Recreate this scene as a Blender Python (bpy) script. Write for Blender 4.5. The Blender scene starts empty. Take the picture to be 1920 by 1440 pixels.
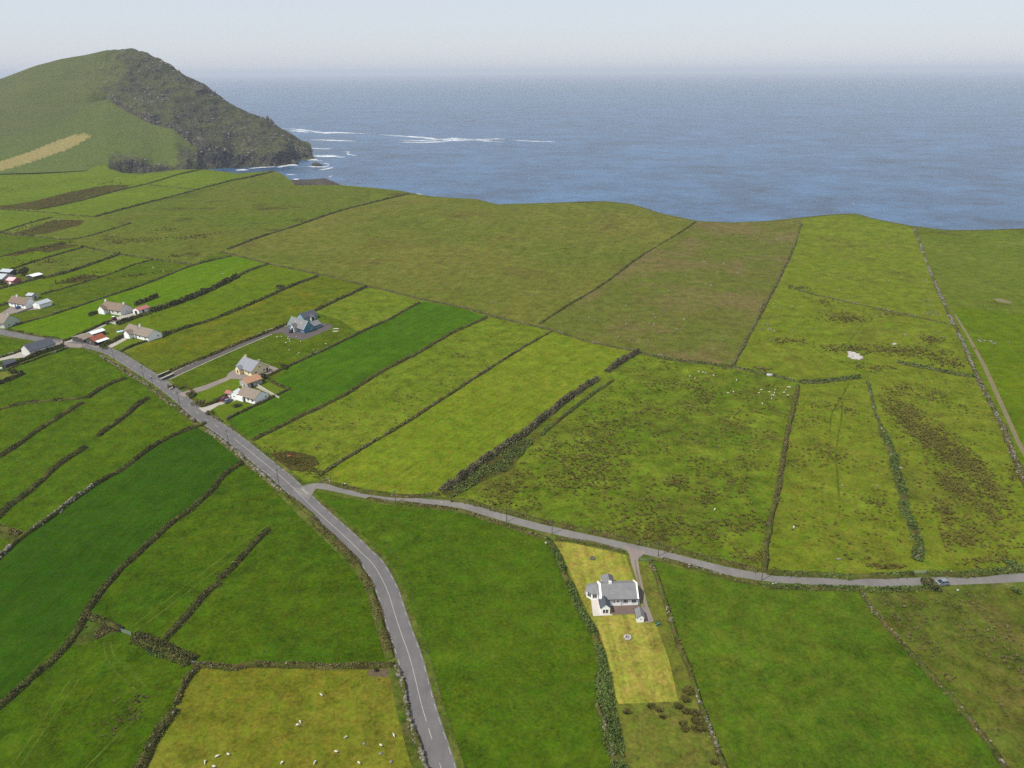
import bpy, bmesh, math, random
import numpy as np
from mathutils import Vector, Matrix, noise as mn
from mathutils.geometry import delaunay_2d_cdt

random.seed(11); rng = np.random.default_rng(11)
S = bpy.context.scene
COL = S.collection
R = math.radians

# ------------------------------------------------------------------ camera, light, sky, exposure
H = 130.0                       # drone height above the fields (m)
SEA = -45.0
PITCH, ROLL = R(23.75), -0.0063
F = 1333.33                     # focal length in pixels of a 1920 px wide frame
cam_d = bpy.data.cameras.new('camera'); cam_d.sensor_width = 36; cam_d.lens = 36 * F / 1920
cam_d.clip_start = 0.5; cam_d.clip_end = 120000
cam = bpy.data.objects.new('camera', cam_d); COL.objects.link(cam); S.camera = cam
_r0 = Vector((1, 0, 0)); _u0 = Vector((0, math.sin(PITCH), math.cos(PITCH))); FWD = Vector((0, math.cos(PITCH), -math.sin(PITCH)))
RIGHT = (_r0 * math.cos(ROLL) + _u0 * math.sin(ROLL)); UP = (_u0 * math.cos(ROLL) - _r0 * math.sin(ROLL))
m = Matrix.Identity(4)
for i in range(3):
    m[i][0], m[i][1], m[i][2] = RIGHT[i], UP[i], -FWD[i]
m[2][3] = H
cam.matrix_world = m

SUN_EL, SUN_AZ = R(56), math.atan2(-0.84, -0.54)      # compass style: x = sin, y = cos
sun_vec = Vector((math.sin(SUN_AZ) * math.cos(SUN_EL), math.cos(SUN_AZ) * math.cos(SUN_EL), math.sin(SUN_EL)))
sd = bpy.data.lights.new('sun', 'SUN'); sd.energy = 3.7; sd.angle = R(0.53); sd.color = (1.0, 0.955, 0.88)
so = bpy.data.objects.new('sun', sd); COL.objects.link(so)
so.rotation_euler = (-sun_vec).to_track_quat('-Z', 'Y').to_euler(); so.location = (0, 0, 400)

W = bpy.data.worlds.new('World'); S.world = W; W.use_nodes = True
wn = W.node_tree; wn.nodes.clear()
sky = wn.nodes.new('ShaderNodeTexSky'); sky.sky_type = 'NISHITA'; sky.sun_disc = False
sky.sun_elevation = SUN_EL; sky.sun_rotation = SUN_AZ; sky.altitude = 100
sky.air_density = 1.0; sky.dust_density = 1.0; sky.ozone_density = 2.0
bgn = wn.nodes.new('ShaderNodeBackground'); bgn.inputs[1].default_value = 0.11
won = wn.nodes.new('ShaderNodeOutputWorld')
veil = wn.nodes.new('ShaderNodeMix'); veil.data_type = 'RGBA'; veil.inputs['Factor'].default_value = 0.78     # thin bright veil of high cloud over the blue
veil.inputs[7].default_value = (4.25, 4.5, 5.0, 1)
wn.links.new(sky.outputs[0], veil.inputs[6]); wn.links.new(veil.outputs[2], bgn.inputs[0]); wn.links.new(bgn.outputs[0], won.inputs[0])

S.view_settings.view_transform = 'Standard'; S.view_settings.look = 'None'
S.view_settings.gamma = 1.0; S.view_settings.exposure = 0.55
S.render.engine = 'CYCLES'
S.cycles.use_denoising = False; S.cycles.use_adaptive_sampling = False
S.cycles.max_bounces = 5; S.cycles.diffuse_bounces = 2; S.cycles.glossy_bounces = 2
S.cycles.volume_bounces = 0; S.cycles.transparent_max_bounces = 8

# ------------------------------------------------------------------ from photograph pixels to places on the ground
def ray(x, y):
    return (RIGHT * ((x - 960) / F) + UP * ((720 - y) / F) + FWD)
def at_z(x, y, z):
    d = ray(x, y); t = (z - H) / d.z
    return Vector((d.x * t, d.y * t, z))
_b = [((1105, 402), 8, 75), ((1600, 418), 7, 60), ((500, 334), 5, 70), ((760, 420), 3, 90), ((300, 330), 3, 60)]
BUMPS = [(at_z(p[0], p[1], 0).x, at_z(p[0], p[1], 0).y, a, s) for p, a, s in _b]
def gz(x, y):
    z = 0.7 * math.sin(x / 61 + 0.5) * math.sin(y / 83) + 0.35 * math.sin(x / 23 + y / 31)
    for bx, by, a, s in BUMPS:
        z += a * math.exp(-((x - bx) ** 2 + (y - by) ** 2) / (2 * s * s))
    return z
def G(x, y, dz=0.0):
    z = 0.0
    for _ in range(12):
        p = at_z(x, y, z); z = gz(p.x, p.y)
    p = at_z(x, y, z); p.z = z + dz
    return p
def at_r(x, y, r):              # the point on the pixel's ray at distance r straight ahead
    d = ray(x, y); t = r / d.y
    return Vector((d.x * t, d.y * t, H + d.z * t))

# ------------------------------------------------------------------ object helpers
def tag(o, label=None, cat=None, group=None, kind=None):
    if label: o['label'] = label
    if cat: o['category'] = cat
    if group: o['group'] = group
    if kind: o['kind'] = kind
    return o
def link(name, me, parent=None, mats=()):
    o = bpy.data.objects.new(name, me); COL.objects.link(o)
    for mt in mats: me.materials.append(mt)
    if parent: o.parent = parent
    return o
def empty(name, loc, yaw=0.0):
    o = bpy.data.objects.new(name, None); COL.objects.link(o)
    o.empty_display_size = 0.2
    o.location = loc; o.rotation_euler = (0, 0, yaw)
    return o
def np_mesh(name, V, faces, midx=None, smooth=False):
    """V (n,3); faces: list of int arrays (m,3) or (m,4)"""
    V = np.asarray(V, dtype=np.float32)
    me = bpy.data.meshes.new(name)
    faces = [np.asarray(f, dtype=np.int32) for f in faces if len(f)]
    loops = np.concatenate([f.ravel() for f in faces])
    counts = np.concatenate([np.full(len(f), f.shape[1], dtype=np.int32) for f in faces])
    starts = np.concatenate([[0], np.cumsum(counts)[:-1]]).astype(np.int32)
    me.vertices.add(len(V)); me.vertices.foreach_set('co', V.ravel())
    me.loops.add(len(loops)); me.loops.foreach_set('vertex_index', loops)
    me.polygons.add(len(counts)); me.polygons.foreach_set('loop_start', starts); me.polygons.foreach_set('loop_total', counts)
    if midx is not None: me.polygons.foreach_set('material_index', np.asarray(midx, dtype=np.int32))
    if smooth: me.polygons.foreach_set('use_smooth', np.ones(len(counts), dtype=bool))
    me.update(calc_edges=True); me.validate()
    return me
class MB:
    """collects simple solids into one mesh"""
    def __init__(s): s.v = []; s.f = []
    def add(s, vs, fs):
        o = len(s.v); s.v += [tuple(v) for v in vs]; s.f += [tuple(i + o for i in f) for f in fs]; return s
    def box(s, x0, x1, y0, y1, z0, z1):
        return s.add([(x, y, z) for z in (z0, z1) for y in (y0, y1) for x in (x0, x1)],
                     [(0, 2, 3, 1), (4, 5, 7, 6), (0, 1, 5, 4), (2, 6, 7, 3), (0, 4, 6, 2), (1, 3, 7, 5)])
    def prism(s, poly, axis, a, b):
        """poly of (p,q) extruded along axis from a to b; x: (y,z), y: (x,z), z: (x,y)"""
        n = len(poly)
        mk = {'x': lambda p, t: (t, p[0], p[1]), 'y': lambda p, t: (p[0], t, p[1]), 'z': lambda p, t: (p[0], p[1], t)}[axis]
        return s.add([mk(p, a) for p in poly] + [mk(p, b) for p in poly],
                     [tuple(range(n)), tuple(range(2 * n - 1, n - 1, -1))] + [(i, (i + 1) % n, n + (i + 1) % n, n + i) for i in range(n)])
    def tube(s, p, q, r0, r1, n=8):
        p = Vector(p); q = Vector(q); d = (q - p).normalized()
        a = d.orthogonal().normalized(); b = d.cross(a)
        vs = [p + (a * math.cos(2 * math.pi * i / n) + b * math.sin(2 * math.pi * i / n)) * r0 for i in range(n)] + \
             [q + (a * math.cos(2 * math.pi * i / n) + b * math.sin(2 * math.pi * i / n)) * r1 for i in range(n)]
        return s.add(vs, [tuple(range(n))[::-1], tuple(range(n, 2 * n))] + [(i, (i + 1) % n, n + (i + 1) % n, n + i) for i in range(n)])
    def build(s, name, mat, parent=None, bevel=0.0, smooth=False):
        me = bpy.data.meshes.new(name); me.from_pydata(s.v, [], s.f)
        bm = bmesh.new(); bm.from_mesh(me); bmesh.ops.recalc_face_normals(bm, faces=bm.faces)
        if bevel: bmesh.ops.bevel(bm, geom=bm.edges[:], offset=bevel, segments=2, affect='EDGES', profile=0.5)
        if smooth:
            for f in bm.faces: f.smooth = True
        bm.to_mesh(me); bm.free()
        return link(name, me, parent, [mat])

# ------------------------------------------------------------------ materials
def lin(c):
    return tuple(((v / 255) / 12.92 if v / 255 <= 0.04045 else ((v / 255 + 0.055) / 1.055) ** 2.4) for v in c)
K = 0.41
def alb(c, k=None):
    k = K if k is None else k
    return tuple(min(0.85, v * k) for v in lin(c)) + (1.0,)
class NT:
    def __init__(s, name):
        s.m = bpy.data.materials.new(name); s.m.use_nodes = True
        s.t = s.m.node_tree; s.t.nodes.clear()
        s.out = s.n('ShaderNodeOutputMaterial'); s.bs = s.n('ShaderNodeBsdfPrincipled')
        s.l(s.bs.outputs[0], s.out.inputs[0])
        s.bs.inputs['Specular IOR Level'].default_value = 0.25
        s.co = s.n('ShaderNodeTexCoord').outputs['Object']
    def n(s, t, **kw):
        nd = s.t.nodes.new(t)
        for k, v in kw.items(): setattr(nd, k, v)
        return nd
    def l(s, a, b): s.t.links.new(a, b)
    def put(s, sock, v):
        if hasattr(v, 'links'): s.l(v, sock)
        else: sock.default_value = v
    def map(s, scale=(1, 1, 1), rot=0.0, loc=(0, 0, 0), co=None):
        mp = s.n('ShaderNodeMapping'); s.l(co or s.co, mp.inputs[0])
        mp.inputs['Scale'].default_value = scale; mp.inputs['Rotation'].default_value = (0, 0, rot); mp.inputs['Location'].default_value = loc
        return mp.outputs[0]
    def noise(s, scale, detail=4.0, rough=0.55, co=None, dist=0.0):
        nd = s.n('ShaderNodeTexNoise'); s.l(co or s.co, nd.inputs['Vector'])
        nd.inputs['Scale'].default_value = scale; nd.inputs['Detail'].default_value = detail
        nd.inputs['Roughness'].default_value = rough; nd.inputs['Distortion'].default_value = dist
        return nd.outputs[0]
    def ramp(s, fac, lo, hi, a=0.0, b=1.0):
        nd = s.n('ShaderNodeMapRange'); nd.clamp = True
        s.put(nd.inputs[0], fac); nd.inputs[1].default_value = lo; nd.inputs[2].default_value = hi
        nd.inputs[3].default_value = a; nd.inputs[4].default_value = b
        return nd.outputs[0]
    def mix(s, fac, a, b, mode='MIX'):
        nd = s.n('ShaderNodeMix'); nd.data_type = 'RGBA'; nd.blend_type = mode
        s.put(nd.inputs['Factor'], fac); s.put(nd.inputs[6], a); s.put(nd.inputs[7], b)
        return nd.outputs[2]
    def math(s, op, a, b=0.0):
        nd = s.n('ShaderNodeMath', operation=op); s.put(nd.inputs[0], a); s.put(nd.inputs[1], b)
        return nd.outputs[0]
    def scale(s, col, f):
        nd = s.n('ShaderNodeVectorMath', operation='SCALE'); s.put(nd.inputs[0], col[:3] if isinstance(col, tuple) else col); s.put(nd.inputs[3], f)
        return nd.outputs[0]
    def bump(s, h, strength=0.5, dist=0.2):
        nd = s.n('ShaderNodeBump'); s.l(h, nd.inputs['Height']); nd.inputs['Strength'].default_value = strength; nd.inputs['Distance'].default_value = dist
        s.l(nd.outputs[0], s.bs.inputs['Normal'])
    def done(s, col, rough=0.85):
        s.put(s.bs.inputs['Base Color'], col); s.put(s.bs.inputs['Roughness'], rough)
        return s.m

_grass_n = 0
def grass(name, c1, c2, patch=0.018, contrast=1.0, streak=None, streak_amt=0.25, brown=None, brown_lo=0.56, brown_hi=0.66, brown_scale=0.03,
          flower=None, flower_lo=0.6, fine=1.0, bump=0.5):
    """pasture: broad patches c1/c2, mottling of a few metres, fine grass grain, optional mowing streaks, brown tussock and flower patches"""
    global _grass_n; _grass_n += 1
    t = NT(name); off = (_grass_n * 37.1, _grass_n * 91.7, 0)
    co = t.map(loc=off)
    big = t.noise(patch, 5, 0.6, co)
    col = t.mix(t.ramp(big, 0.36, 0.64), alb(c1), alb(c2))
    if brown:
        a = t.noise(brown_scale, 7, 0.68, co, 0.4)
        col = t.mix(t.ramp(a, brown_lo, brown_hi, 0, 0.85), col, alb(brown))
    if flower:
        a = t.noise(0.035, 6, 0.7, t.map(loc=(off[1], off[0], 0)))
        fc = t.noise(0.9, 3, 0.7, co)
        col = t.mix(t.math('MULTIPLY', t.ramp(a, flower_lo, flower_lo + 0.12, 0, 0.8), t.ramp(fc, 0.42, 0.6)), col, alb(flower))
    pa = t.noise(0.045, 6, 0.72, t.map(loc=(off[1] + 31, off[0], 0)))
    col = t.mix(t.ramp(pa, 0.52, 0.68, 0, 0.30 * contrast), col, alb(tuple(min(255, v * 1.12 + 16) for v in c1)))
    pb = t.noise(0.07, 7, 0.75, t.map(loc=(off[0], off[1] + 57, 0)))
    col = t.mix(t.ramp(pb, 0.55, 0.70, 0, 0.34 * contrast), col, alb(tuple(v * k for v, k in zip(c2, (0.78, 0.84, 0.95)))))
    hv = t.noise(0.28, 7, 0.78, t.map(loc=(off[0] + 11, off[1] + 3, 0)))
    col = t.mix(1.0, col, t.mix(t.ramp(hv, 0.36, 0.64), (0.80, 1.03, 0.70, 1), (1.18, 0.97, 1.30, 1)), 'MULTIPLY')
    mid = t.noise(0.16, 10, 0.76, co)
    fin = t.noise(1.1, 5, 0.8, co)
    mul = t.math('ADD', t.ramp(mid, 0.3, 0.7, 1 - 0.42 * contrast, 1 + 0.42 * contrast), t.ramp(fin, 0.3, 0.7, -0.40 * fine, 0.40 * fine))
    if streak is not None:
        sn = t.noise(0.55, 3, 0.6, t.map((1, 0.04, 1), 0, off, t.map(rot=streak)))
        mul = t.math('ADD', mul, t.ramp(sn, 0.33, 0.67, -streak_amt, streak_amt))
    col = t.scale(col, mul)
    if bump: t.bump(t.math('ADD', fin, t.math('MULTIPLY', mid, 1.5)), bump, 0.35)
    t.bs.inputs['Specular IOR Level'].default_value = 0.0
    return t.done(col, 0.95)

def along(a, b):                # mowing direction along a line between two pixels
    p, q = G(*a), G(*b); return math.atan2(q.x - p.x, q.y - p.y)
def plain(name, c, rough=0.7, var=0.1, vscale=1.5, k=None, metallic=0.0, spec=0.3, bump=0.0):
    t = NT(name)
    nz = t.noise(vscale, 4, 0.6)
    col = t.scale(alb(c, k), t.ramp(nz, 0.3, 0.7, 1 - var, 1 + var))
    t.bs.inputs['Metallic'].default_value = metallic; t.bs.inputs['Specular IOR Level'].default_value = spec
    if bump: t.bump(nz, bump, 0.03)
    return t.done(col, rough)
def leafy(name, cs, rough=0.8):
    """leaf clumps: every clump gets its own mix of the given colours"""
    t = NT(name); g = t.n('ShaderNodeNewGeometry'); rnd = g.outputs['Random Per Island']
    cr = t.n('ShaderNodeValToRGB'); t.l(rnd, cr.inputs[0])
    el = cr.color_ramp.elements
    while len(el) < len(cs): el.new(0.5)
    for i, c in enumerate(cs): el[i].position = i / (len(cs) - 1); el[i].color = alb(c, 0.68)
    big = t.noise(0.12, 4, 0.6)
    col = t.scale(cr.outputs[0], t.ramp(big, 0.3, 0.7, 0.75, 1.25))
    t.bs.inputs['Specular IOR Level'].default_value = 0.12
    return t.done(col, rough)
def stony(name, c1, c2):
    t = NT(name); g = t.n('ShaderNodeNewGeometry'); rnd = g.outputs['Random Per Island']
    col = t.mix(rnd, alb(c1), alb(c2))
    nz = t.noise(3.0, 5, 0.65)
    col = t.mix(t.ramp(nz, 0.55, 0.7, 0, 0.6), col, alb((120, 118, 80)))
    t.bump(nz, 0.6, 0.08)
    return t.done(t.scale(col, t.ramp(t.noise(9, 3), 0.3, 0.7, 0.8, 1.2)), 0.9)
# ------------------------------------------------------------------ traced lines of the place (photograph pixels, projected on the ground when used)
ROAD = [(-220, 585), (-60, 611), (0, 622), (50, 631), (100, 639), (125, 643), (150, 646), (175, 650), (212, 662), (250, 685), (300, 717), (333, 742), (362, 767),
        (383, 784), (433, 818), (500, 872), (533, 899), (570, 935), (590, 955), (620, 982), (653, 1012), (679, 1038), (701, 1060), (725, 1104), (739, 1147),
        (752, 1187), (767, 1229), (778, 1270), (790, 1320), (808, 1380), (827, 1440), (850, 1530)]
LANE = [(556, 923), (570, 916), (590, 911), (620, 914), (670, 925), (720, 933), (787, 940), (837, 944), (870, 948), (920, 963), (987, 982), (1053, 998), (1153, 1020),
        (1243, 1040), (1310, 1057), (1377, 1073), (1443, 1083), (1510, 1088), (1613, 1092), (1713, 1091), (1780, 1089), (1913, 1083), (2010, 1077), (2300, 1055)]
L = {}
L['hedge_to_grey_wall'] = [(383, 793), (377, 798), (333, 813), (300, 830), (260, 857), (233, 877), (200, 897), (175, 912)]
L['grey_wall'] = [(175, 912), (160, 923), (135, 940), (110, 960), (67, 990), (40, 1010), (0, 1043), (-40, 1075), (-90, 1115)]
L['long_hedge'] = [(457, 867), (420, 892), (400, 917), (360, 953), (320, 983), (283, 1017), (233, 1060), (213, 1083), (187, 1113), (160, 1153), (133, 1200), (100, 1237),
                   (50, 1280), (0, 1325), (-50, 1365)]
L['stub_far'] = [(503, 993), (473, 1023), (433, 1067), (410, 1087)]
L['stub_near'] = [(413, 1095), (393, 1107), (367, 1137), (333, 1173), (300, 1207)]
L['cross_left'] = [(163, 1154), (187, 1163), (227, 1182)]
L['cross_right'] = [(253, 1195), (290, 1208), (320, 1220), (360, 1242)]
L['sheep_top'] = [(362, 1250), (383, 1247), (433, 1253), (467, 1247), (533, 1248), (600, 1251), (640, 1252), (740, 1247)]
L['sheep_left_far'] = [(373, 1252), (343, 1283), (330, 1323)]
L['sheep_left_near'] = [(329, 1331), (313, 1353), (287, 1393), (263, 1437), (235, 1485)]
L['sheep_road_wall'] = [(741, 1252), (755, 1284), (767, 1344), (786, 1400), (799, 1440), (812, 1490)]
L['road_wall_mid'] = [(383, 803), (417, 829), (450, 853), (460, 867), (490, 889), (517, 913), (540, 930), (562, 948), (587, 970)]
L['road_hedge_low'] = [(587, 972), (612, 1000), (645, 1031), (668, 1055), (690, 1098), (705, 1140), (719, 1185), (733, 1235)]
L['road_wall_up'] = [(367, 792), (342, 773), (317, 757), (293, 737), (270, 720), (250, 707), (231, 695), (213, 683), (187, 668)]
L['short_hedge_far'] = [(278, 747), (253, 763), (227, 787), (193, 810), (183, 819)]
L['short_hedge_near'] = [(162, 838), (127, 860), (93, 887), (60, 917), (27, 943), (0, 967), (-60, 1018)]
L['fork_stem'] = [(237, 710), (207, 720), (180, 735), (164, 747)]
L['fork_low'] = [(155, 755), (130, 770), (110, 783), (67, 810), (30, 837), (0, 855), (-60, 893)]
L['fork_high'] = [(163, 746), (127, 750), (67, 755), (40, 758), (0, 768), (-50, 783)]
L['scrub_left'] = [(-30, 983), (0, 990), (20, 996), (40, 1003)]
L['barn_hedge'] = [(121, 648), (100, 656), (83, 661), (58, 671), (25, 683), (8, 691)]
L['barn_wall'] = [(126, 652), (105, 661), (88, 666), (62, 676), (30, 687), (12, 695)]
L['lawn_hedge_left'] = [(45, 700), (30, 708), (10, 716), (-25, 728)]
L['barn_field_wall'] = [(48, 655), (30, 662), (10, 668), (-30, 678)]
# strips beyond the road
L['north_wall'] = [(14, 613), (62, 601), (125, 582), (205, 555), (262, 537), (325, 512), (362, 498), (435, 480)]
L['bushy_bank'] = [(283, 586), (337, 568), (375, 553), (412, 536), (445, 520)]
L['bushy_bank_top'] = [(445, 520), (462, 510), (480, 503), (503, 495)]
L['drive_bank'] = [(283, 588), (255, 596), (232, 605), (220, 609)]
L['bungalow_bank'] = [(312, 628), (350, 615), (390, 602), (425, 590), (480, 567), (500, 558), (533, 543), (565, 530), (597, 518)]
L['blue_wall'] = [(687, 538), (660, 551), (633, 563), (610, 574), (590, 584)]
L['drive_hedge'] = [(300, 706), (330, 693), (365, 678), (400, 665), (440, 648), (480, 632), (510, 620), (537, 609)]
L['dark_field_top'] = [(787, 568), (760, 582), (733, 597), (677, 623), (617, 653), (580, 669), (550, 683), (527, 693), (500, 707)]
L['dark_field_house'] = [(545, 729), (520, 741), (490, 756), (460, 770), (425, 787)]
L['dark_field_low'] = [(913, 595), (880, 611), (843, 627), (783, 663), (723, 693), (643, 743), (573, 777), (527, 800), (473, 827)]
L['mid_strip'] = [(1035, 621), (1005, 638), (973, 657), (900, 703), (823, 753), (750, 800), (677, 843), (633, 870), (600, 893)]
L['tall_hedge_top'] = [(1197, 660), (1168, 678), (1137, 698)]
L['tall_hedge'] = [(1120, 712), (1087, 733), (1033, 773), (980, 817), (957, 830), (910, 863), (867, 897), (827, 923)]
L['ditch'] = [(1150, 713), (1120, 733), (1093, 753), (1053, 784), (1013, 817)]
L['shore_wall_left'] = [(413, 472), (445, 480), (483, 490), (503, 495), (545, 504), (590, 513), (633, 522), (687, 537)]
L['shore_wall_mid'] = [(687, 537), (733, 547), (793, 562), (867, 577), (920, 592), (970, 605), (1033, 619)]
L['shore_wall_right'] = [(1033, 619), (1070, 631), (1107, 642), (1150, 651), (1190, 659)]
L['rush_field_top'] = [(1200, 662), (1243, 673), (1280, 678), (1330, 683), (1373, 690), (1440, 703), (1500, 717)]
L['sheep_bank'] = [(1500, 717), (1533, 718), (1580, 712), (1613, 708)]
L['heath_wall'] = [(1373, 688), (1397, 643), (1427, 587), (1450, 545), (1467, 510), (1487, 467), (1502, 420)]
L['track_wall_far'] = [(1714, 430), (1728, 467), (1747, 517), (1770, 570), (1797, 627), (1827, 695)]
L['track_wall_near'] = [(1827, 695), (1847, 737), (1880, 800), (1893, 837), (1907, 873), (1922, 910), (1950, 965)]
L['heath_bank'] = [(1010, 608), (1040, 589), (1073, 568), (1140, 527), (1207, 477), (1280, 433), (1305, 416)]
L['far_heath_bank'] = [(427, 468), (493, 443), (567, 420), (640, 395), (687, 383), (767, 364)]
L['low_wall_across'] = [(1477, 537), (1523, 552), (1563, 560), (1613, 572), (1697, 590), (1773, 607)]
L['hedge_by_track'] = [(1683, 680), (1715, 687), (1747, 693), (1780, 700), (1827, 708)]
L['rush_divider'] = [(1497, 723), (1487, 770), (1473, 830), (1457, 927), (1443, 987), (1435, 1050), (1432, 1072)]
L['scrub_strip'] = [(1627, 715), (1640, 770), (1653, 803), (1673, 853), (1687, 907), (1703, 970), (1720, 1013), (1724, 1053)]
L['low_right_wall'] = [(1613, 1105), (1633, 1140), (1675, 1189), (1709, 1228), (1755, 1279), (1789, 1313), (1824, 1357), (1870, 1421), (1910, 1475)]
L['garden_wall'] = [(1220, 1053), (1237, 1100), (1253, 1153), (1270, 1203), (1290, 1253), (1307, 1300), (1327, 1360), (1343, 1403), (1357, 1437), (1375, 1485)]
L['scrub_top'] = L['scrub_strip'][:3]; L['scrub_low'] = L['scrub_strip'][2:]
L['garden_hedge'] = [(1028, 1013), (1050, 1053), (1070, 1103), (1090, 1147), (1110, 1180), (1127, 1227), (1131, 1260)]
L['garden_thicket'] = [(1131, 1262), (1136, 1300), (1141, 1345), (1152, 1395), (1160, 1427), (1168, 1480)]
L['garden_stone'] = [(1118, 1323), (1133, 1360), (1147, 1403), (1152, 1420)]
L['garden_top'] = [(1040, 1012), (1065, 1013), (1093, 1017), (1130, 1025), (1170, 1036)]
L['lane_hedge_left'] = [(690, 936), (740, 943), (800, 949), (860, 958), (910, 973), (960, 990), (1000, 1003), (1028, 1010)]
L['lane_wall_mid'] = [(1243, 1050), (1290, 1062), (1330, 1074), (1375, 1087), (1425, 1096)]
L['lane_hedge_right'] = [(1432, 1098), (1480, 1101), (1540, 1104), (1613, 1105), (1680, 1106), (1745, 1104)]
L['lane_hedge_far'] = [(845, 938), (885, 943), (940, 958), (1000, 973), (1060, 988), (1150, 1007), (1250, 1030), (1330, 1048), (1420, 1070)]
L['lane_bank_right'] = [(1436, 1074), (1500, 1078), (1580, 1081), (1660, 1080), (1710, 1077)]
L['lane_bank_end'] = [(1745, 1078), (1800, 1077), (1860, 1074), (1930, 1068), (2020, 1060)]
L['lane_bank_field'] = [(610, 903), (650, 915), (700, 926), (760, 932), (825, 928)]
# far left
L['t1'] = [(177, 407), (267, 383), (350, 362), (400, 348), (467, 332), (513, 322)]
L['t2'] = [(73, 393), (150, 377), (233, 355), (277, 345), (333, 328), (380, 318)]
L['t2b'] = [(277, 347), (327, 352), (377, 357)]
L['t3'] = [(-30, 391), (0, 393), (80, 398), (123, 403), (177, 407)]
L['t4'] = [(-20, 440), (0, 436), (50, 420), (100, 407)]
L['t5'] = [(-20, 436), (0, 437), (93, 447), (143, 448), (200, 433), (247, 418)]
L['t6'] = [(-30, 490), (0, 482), (67, 467), (123, 455)]
L['t7'] = [(20, 506), (83, 485), (157, 464)]
L['t8'] = [(153, 462), (213, 475), (290, 487), (360, 496)]
L['t9'] = [(80, 523), (140, 507), (227, 476)]
L['t10'] = [(75, 553), (150, 532), (212, 512), (250, 497), (288, 487)]
L['t11'] = [(-25, 549), (0, 542), (38, 532), (75, 522)]
L['t12'] = [(-30, 583), (0, 574), (25, 567)]

L['tracks'] = []
COAST = [(2400, 415), (2050, 424), (1920, 428), (1840, 431), (1773, 431), (1707, 423), (1640, 410), (1607, 401), (1573, 401), (1507, 407), (1440, 414), (1373, 417),
         (1307, 414), (1240, 400), (1187, 383), (1133, 377), (1067, 379), (1000, 381), (933, 383), (893, 373), (850, 371), (807, 368), (780, 363), (753, 358), (700, 352), (640, 347),
         (596, 347), (554, 348), (546, 339), (530, 327), (520, 322), (502, 321), (477, 323), (440, 325), (433, 323), (380, 317), (333, 318), (300, 322),
         (260, 326), (230, 324), (205, 316), (198, 308), (188, 301)]

# ------------------------------------------------------------------ the ground: one sheet cut into fields, roads, drives and lawns that share their edges
def g2(p): q = G(*p); return (q.x, q.y)
def smooth_line(pts, n=4):
    out = []
    P = [Vector(p) for p in pts]
    for i in range(len(P) - 1):
        a, b, c, d = P[max(i - 1, 0)], P[i], P[i + 1], P[min(i + 2, len(P) - 1)]
        for k in range(n):
            t = k / n
            out.append(0.5 * ((2 * b) + (c - a) * t + (2 * a - 5 * b + 4 * c - d) * t * t + (3 * b - a - 3 * c + d) * t ** 3))
    out.append(P[-1]); return out
def offset_line(P, d):
    out = []
    for i, p in enumerate(P):
        t = (P[min(i + 1, len(P) - 1)] - P[max(i - 1, 0)]).normalized()
        out.append(p + Vector((-t.y, t.x)) * d)
    return out
ROADW = smooth_line([g2(p) for p in ROAD]); LANEW = smooth_line([g2(p) for p in LANE])
def ribbon(P, left, right):
    return [tuple(v) for v in offset_line(P, left)] + [tuple(v) for v in reversed(offset_line(P, -right))]
def px(*names):
    """polygon in pixels: line names ('-name' reversed), or points"""
    out = []
    for nme in names:
        if isinstance(nme, str):
            out += list(reversed(L[nme[1:]])) if nme[0] == '-' else L[nme]
        else: out.append(nme)
    return [g2(p) for p in out]
near_r = [(420, 60), (420, -160), (-420, -160)]
LAND = [g2(p) for p in COAST] + [g2((150, 298)), g2((0, 300)), g2((-250, 305)), g2((-600, 330)), (-900, 600), (-600, 100)] + [tuple(p) for p in reversed(near_r)]
COASTW = [Vector(g2(p)) for p in COAST]

FIELDS = []   # (object name, label, material, polygon); later ones win
def field(name, mat, poly, label=None): FIELDS.append((name, label, mat, poly))
M = {}
OL = (118, 122, 40); GR = (98, 131, 26)
M['heath'] = grass('coastal heath grass', (133, 133, 56), (116, 127, 44), 0.009, 0.9, brown=(116, 100, 52), brown_lo=0.55, brown_hi=0.72, brown_scale=0.02, streak=R(20), streak_amt=0.08)
M['heath_brown'] = grass('brown heath', (122, 124, 54), (117, 127, 48), 0.02, 0.9, brown=(138, 124, 76), brown_lo=0.47, brown_hi=0.6, brown_scale=0.018, fine=1.1)
M['heath_far'] = grass('far heath grass', (124, 136, 46), (114, 130, 38), 0.014, 0.8, brown=(104, 96, 48), brown_lo=0.56, brown_hi=0.66, brown_scale=0.014)
M['left'] = grass('grazed pasture', (85, 114, 14), (97, 121, 16), 0.025, 1.0, streak=R(-45), streak_amt=0.06)
M['left2'] = grass('grazed pasture thin', (104, 121, 24), (93, 117, 18), 0.03, 1.0)
M['dark'] = grass('lush silage grass', (61, 97, 10), (69, 105, 14), 0.015, 0.6, streak=along((420, 850), (60, 1200)), streak_amt=0.09, fine=0.6)
M['dark2'] = grass('lush silage strip', (80, 119, 14), (90, 126, 18), 0.02, 0.6, streak=along((850, 600), (450, 810)), streak_amt=0.12, fine=0.6)
M['mid'] = grass('tufty pasture', (76, 107, 12), (90, 114, 14), 0.03, 1.15, flower=(140, 140, 30), flower_lo=0.6)
M['olive'] = grass('dry grazed sheep pasture', (128, 132, 34), (141, 141, 46), 0.03, 1.1, brown=(106, 116, 30), brown_lo=0.56, brown_hi=0.7)
M['tri'] = grass('clover pasture', (82, 112, 16), (96, 121, 20), 0.022, 0.9, flower=(116, 130, 24), flower_lo=0.54)
M['right'] = grass('broad green pasture', (88, 116, 24), (106, 126, 32), 0.02, 0.9, flower=(126, 132, 26), flower_lo=0.55, streak=R(65), streak_amt=0.06)
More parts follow.
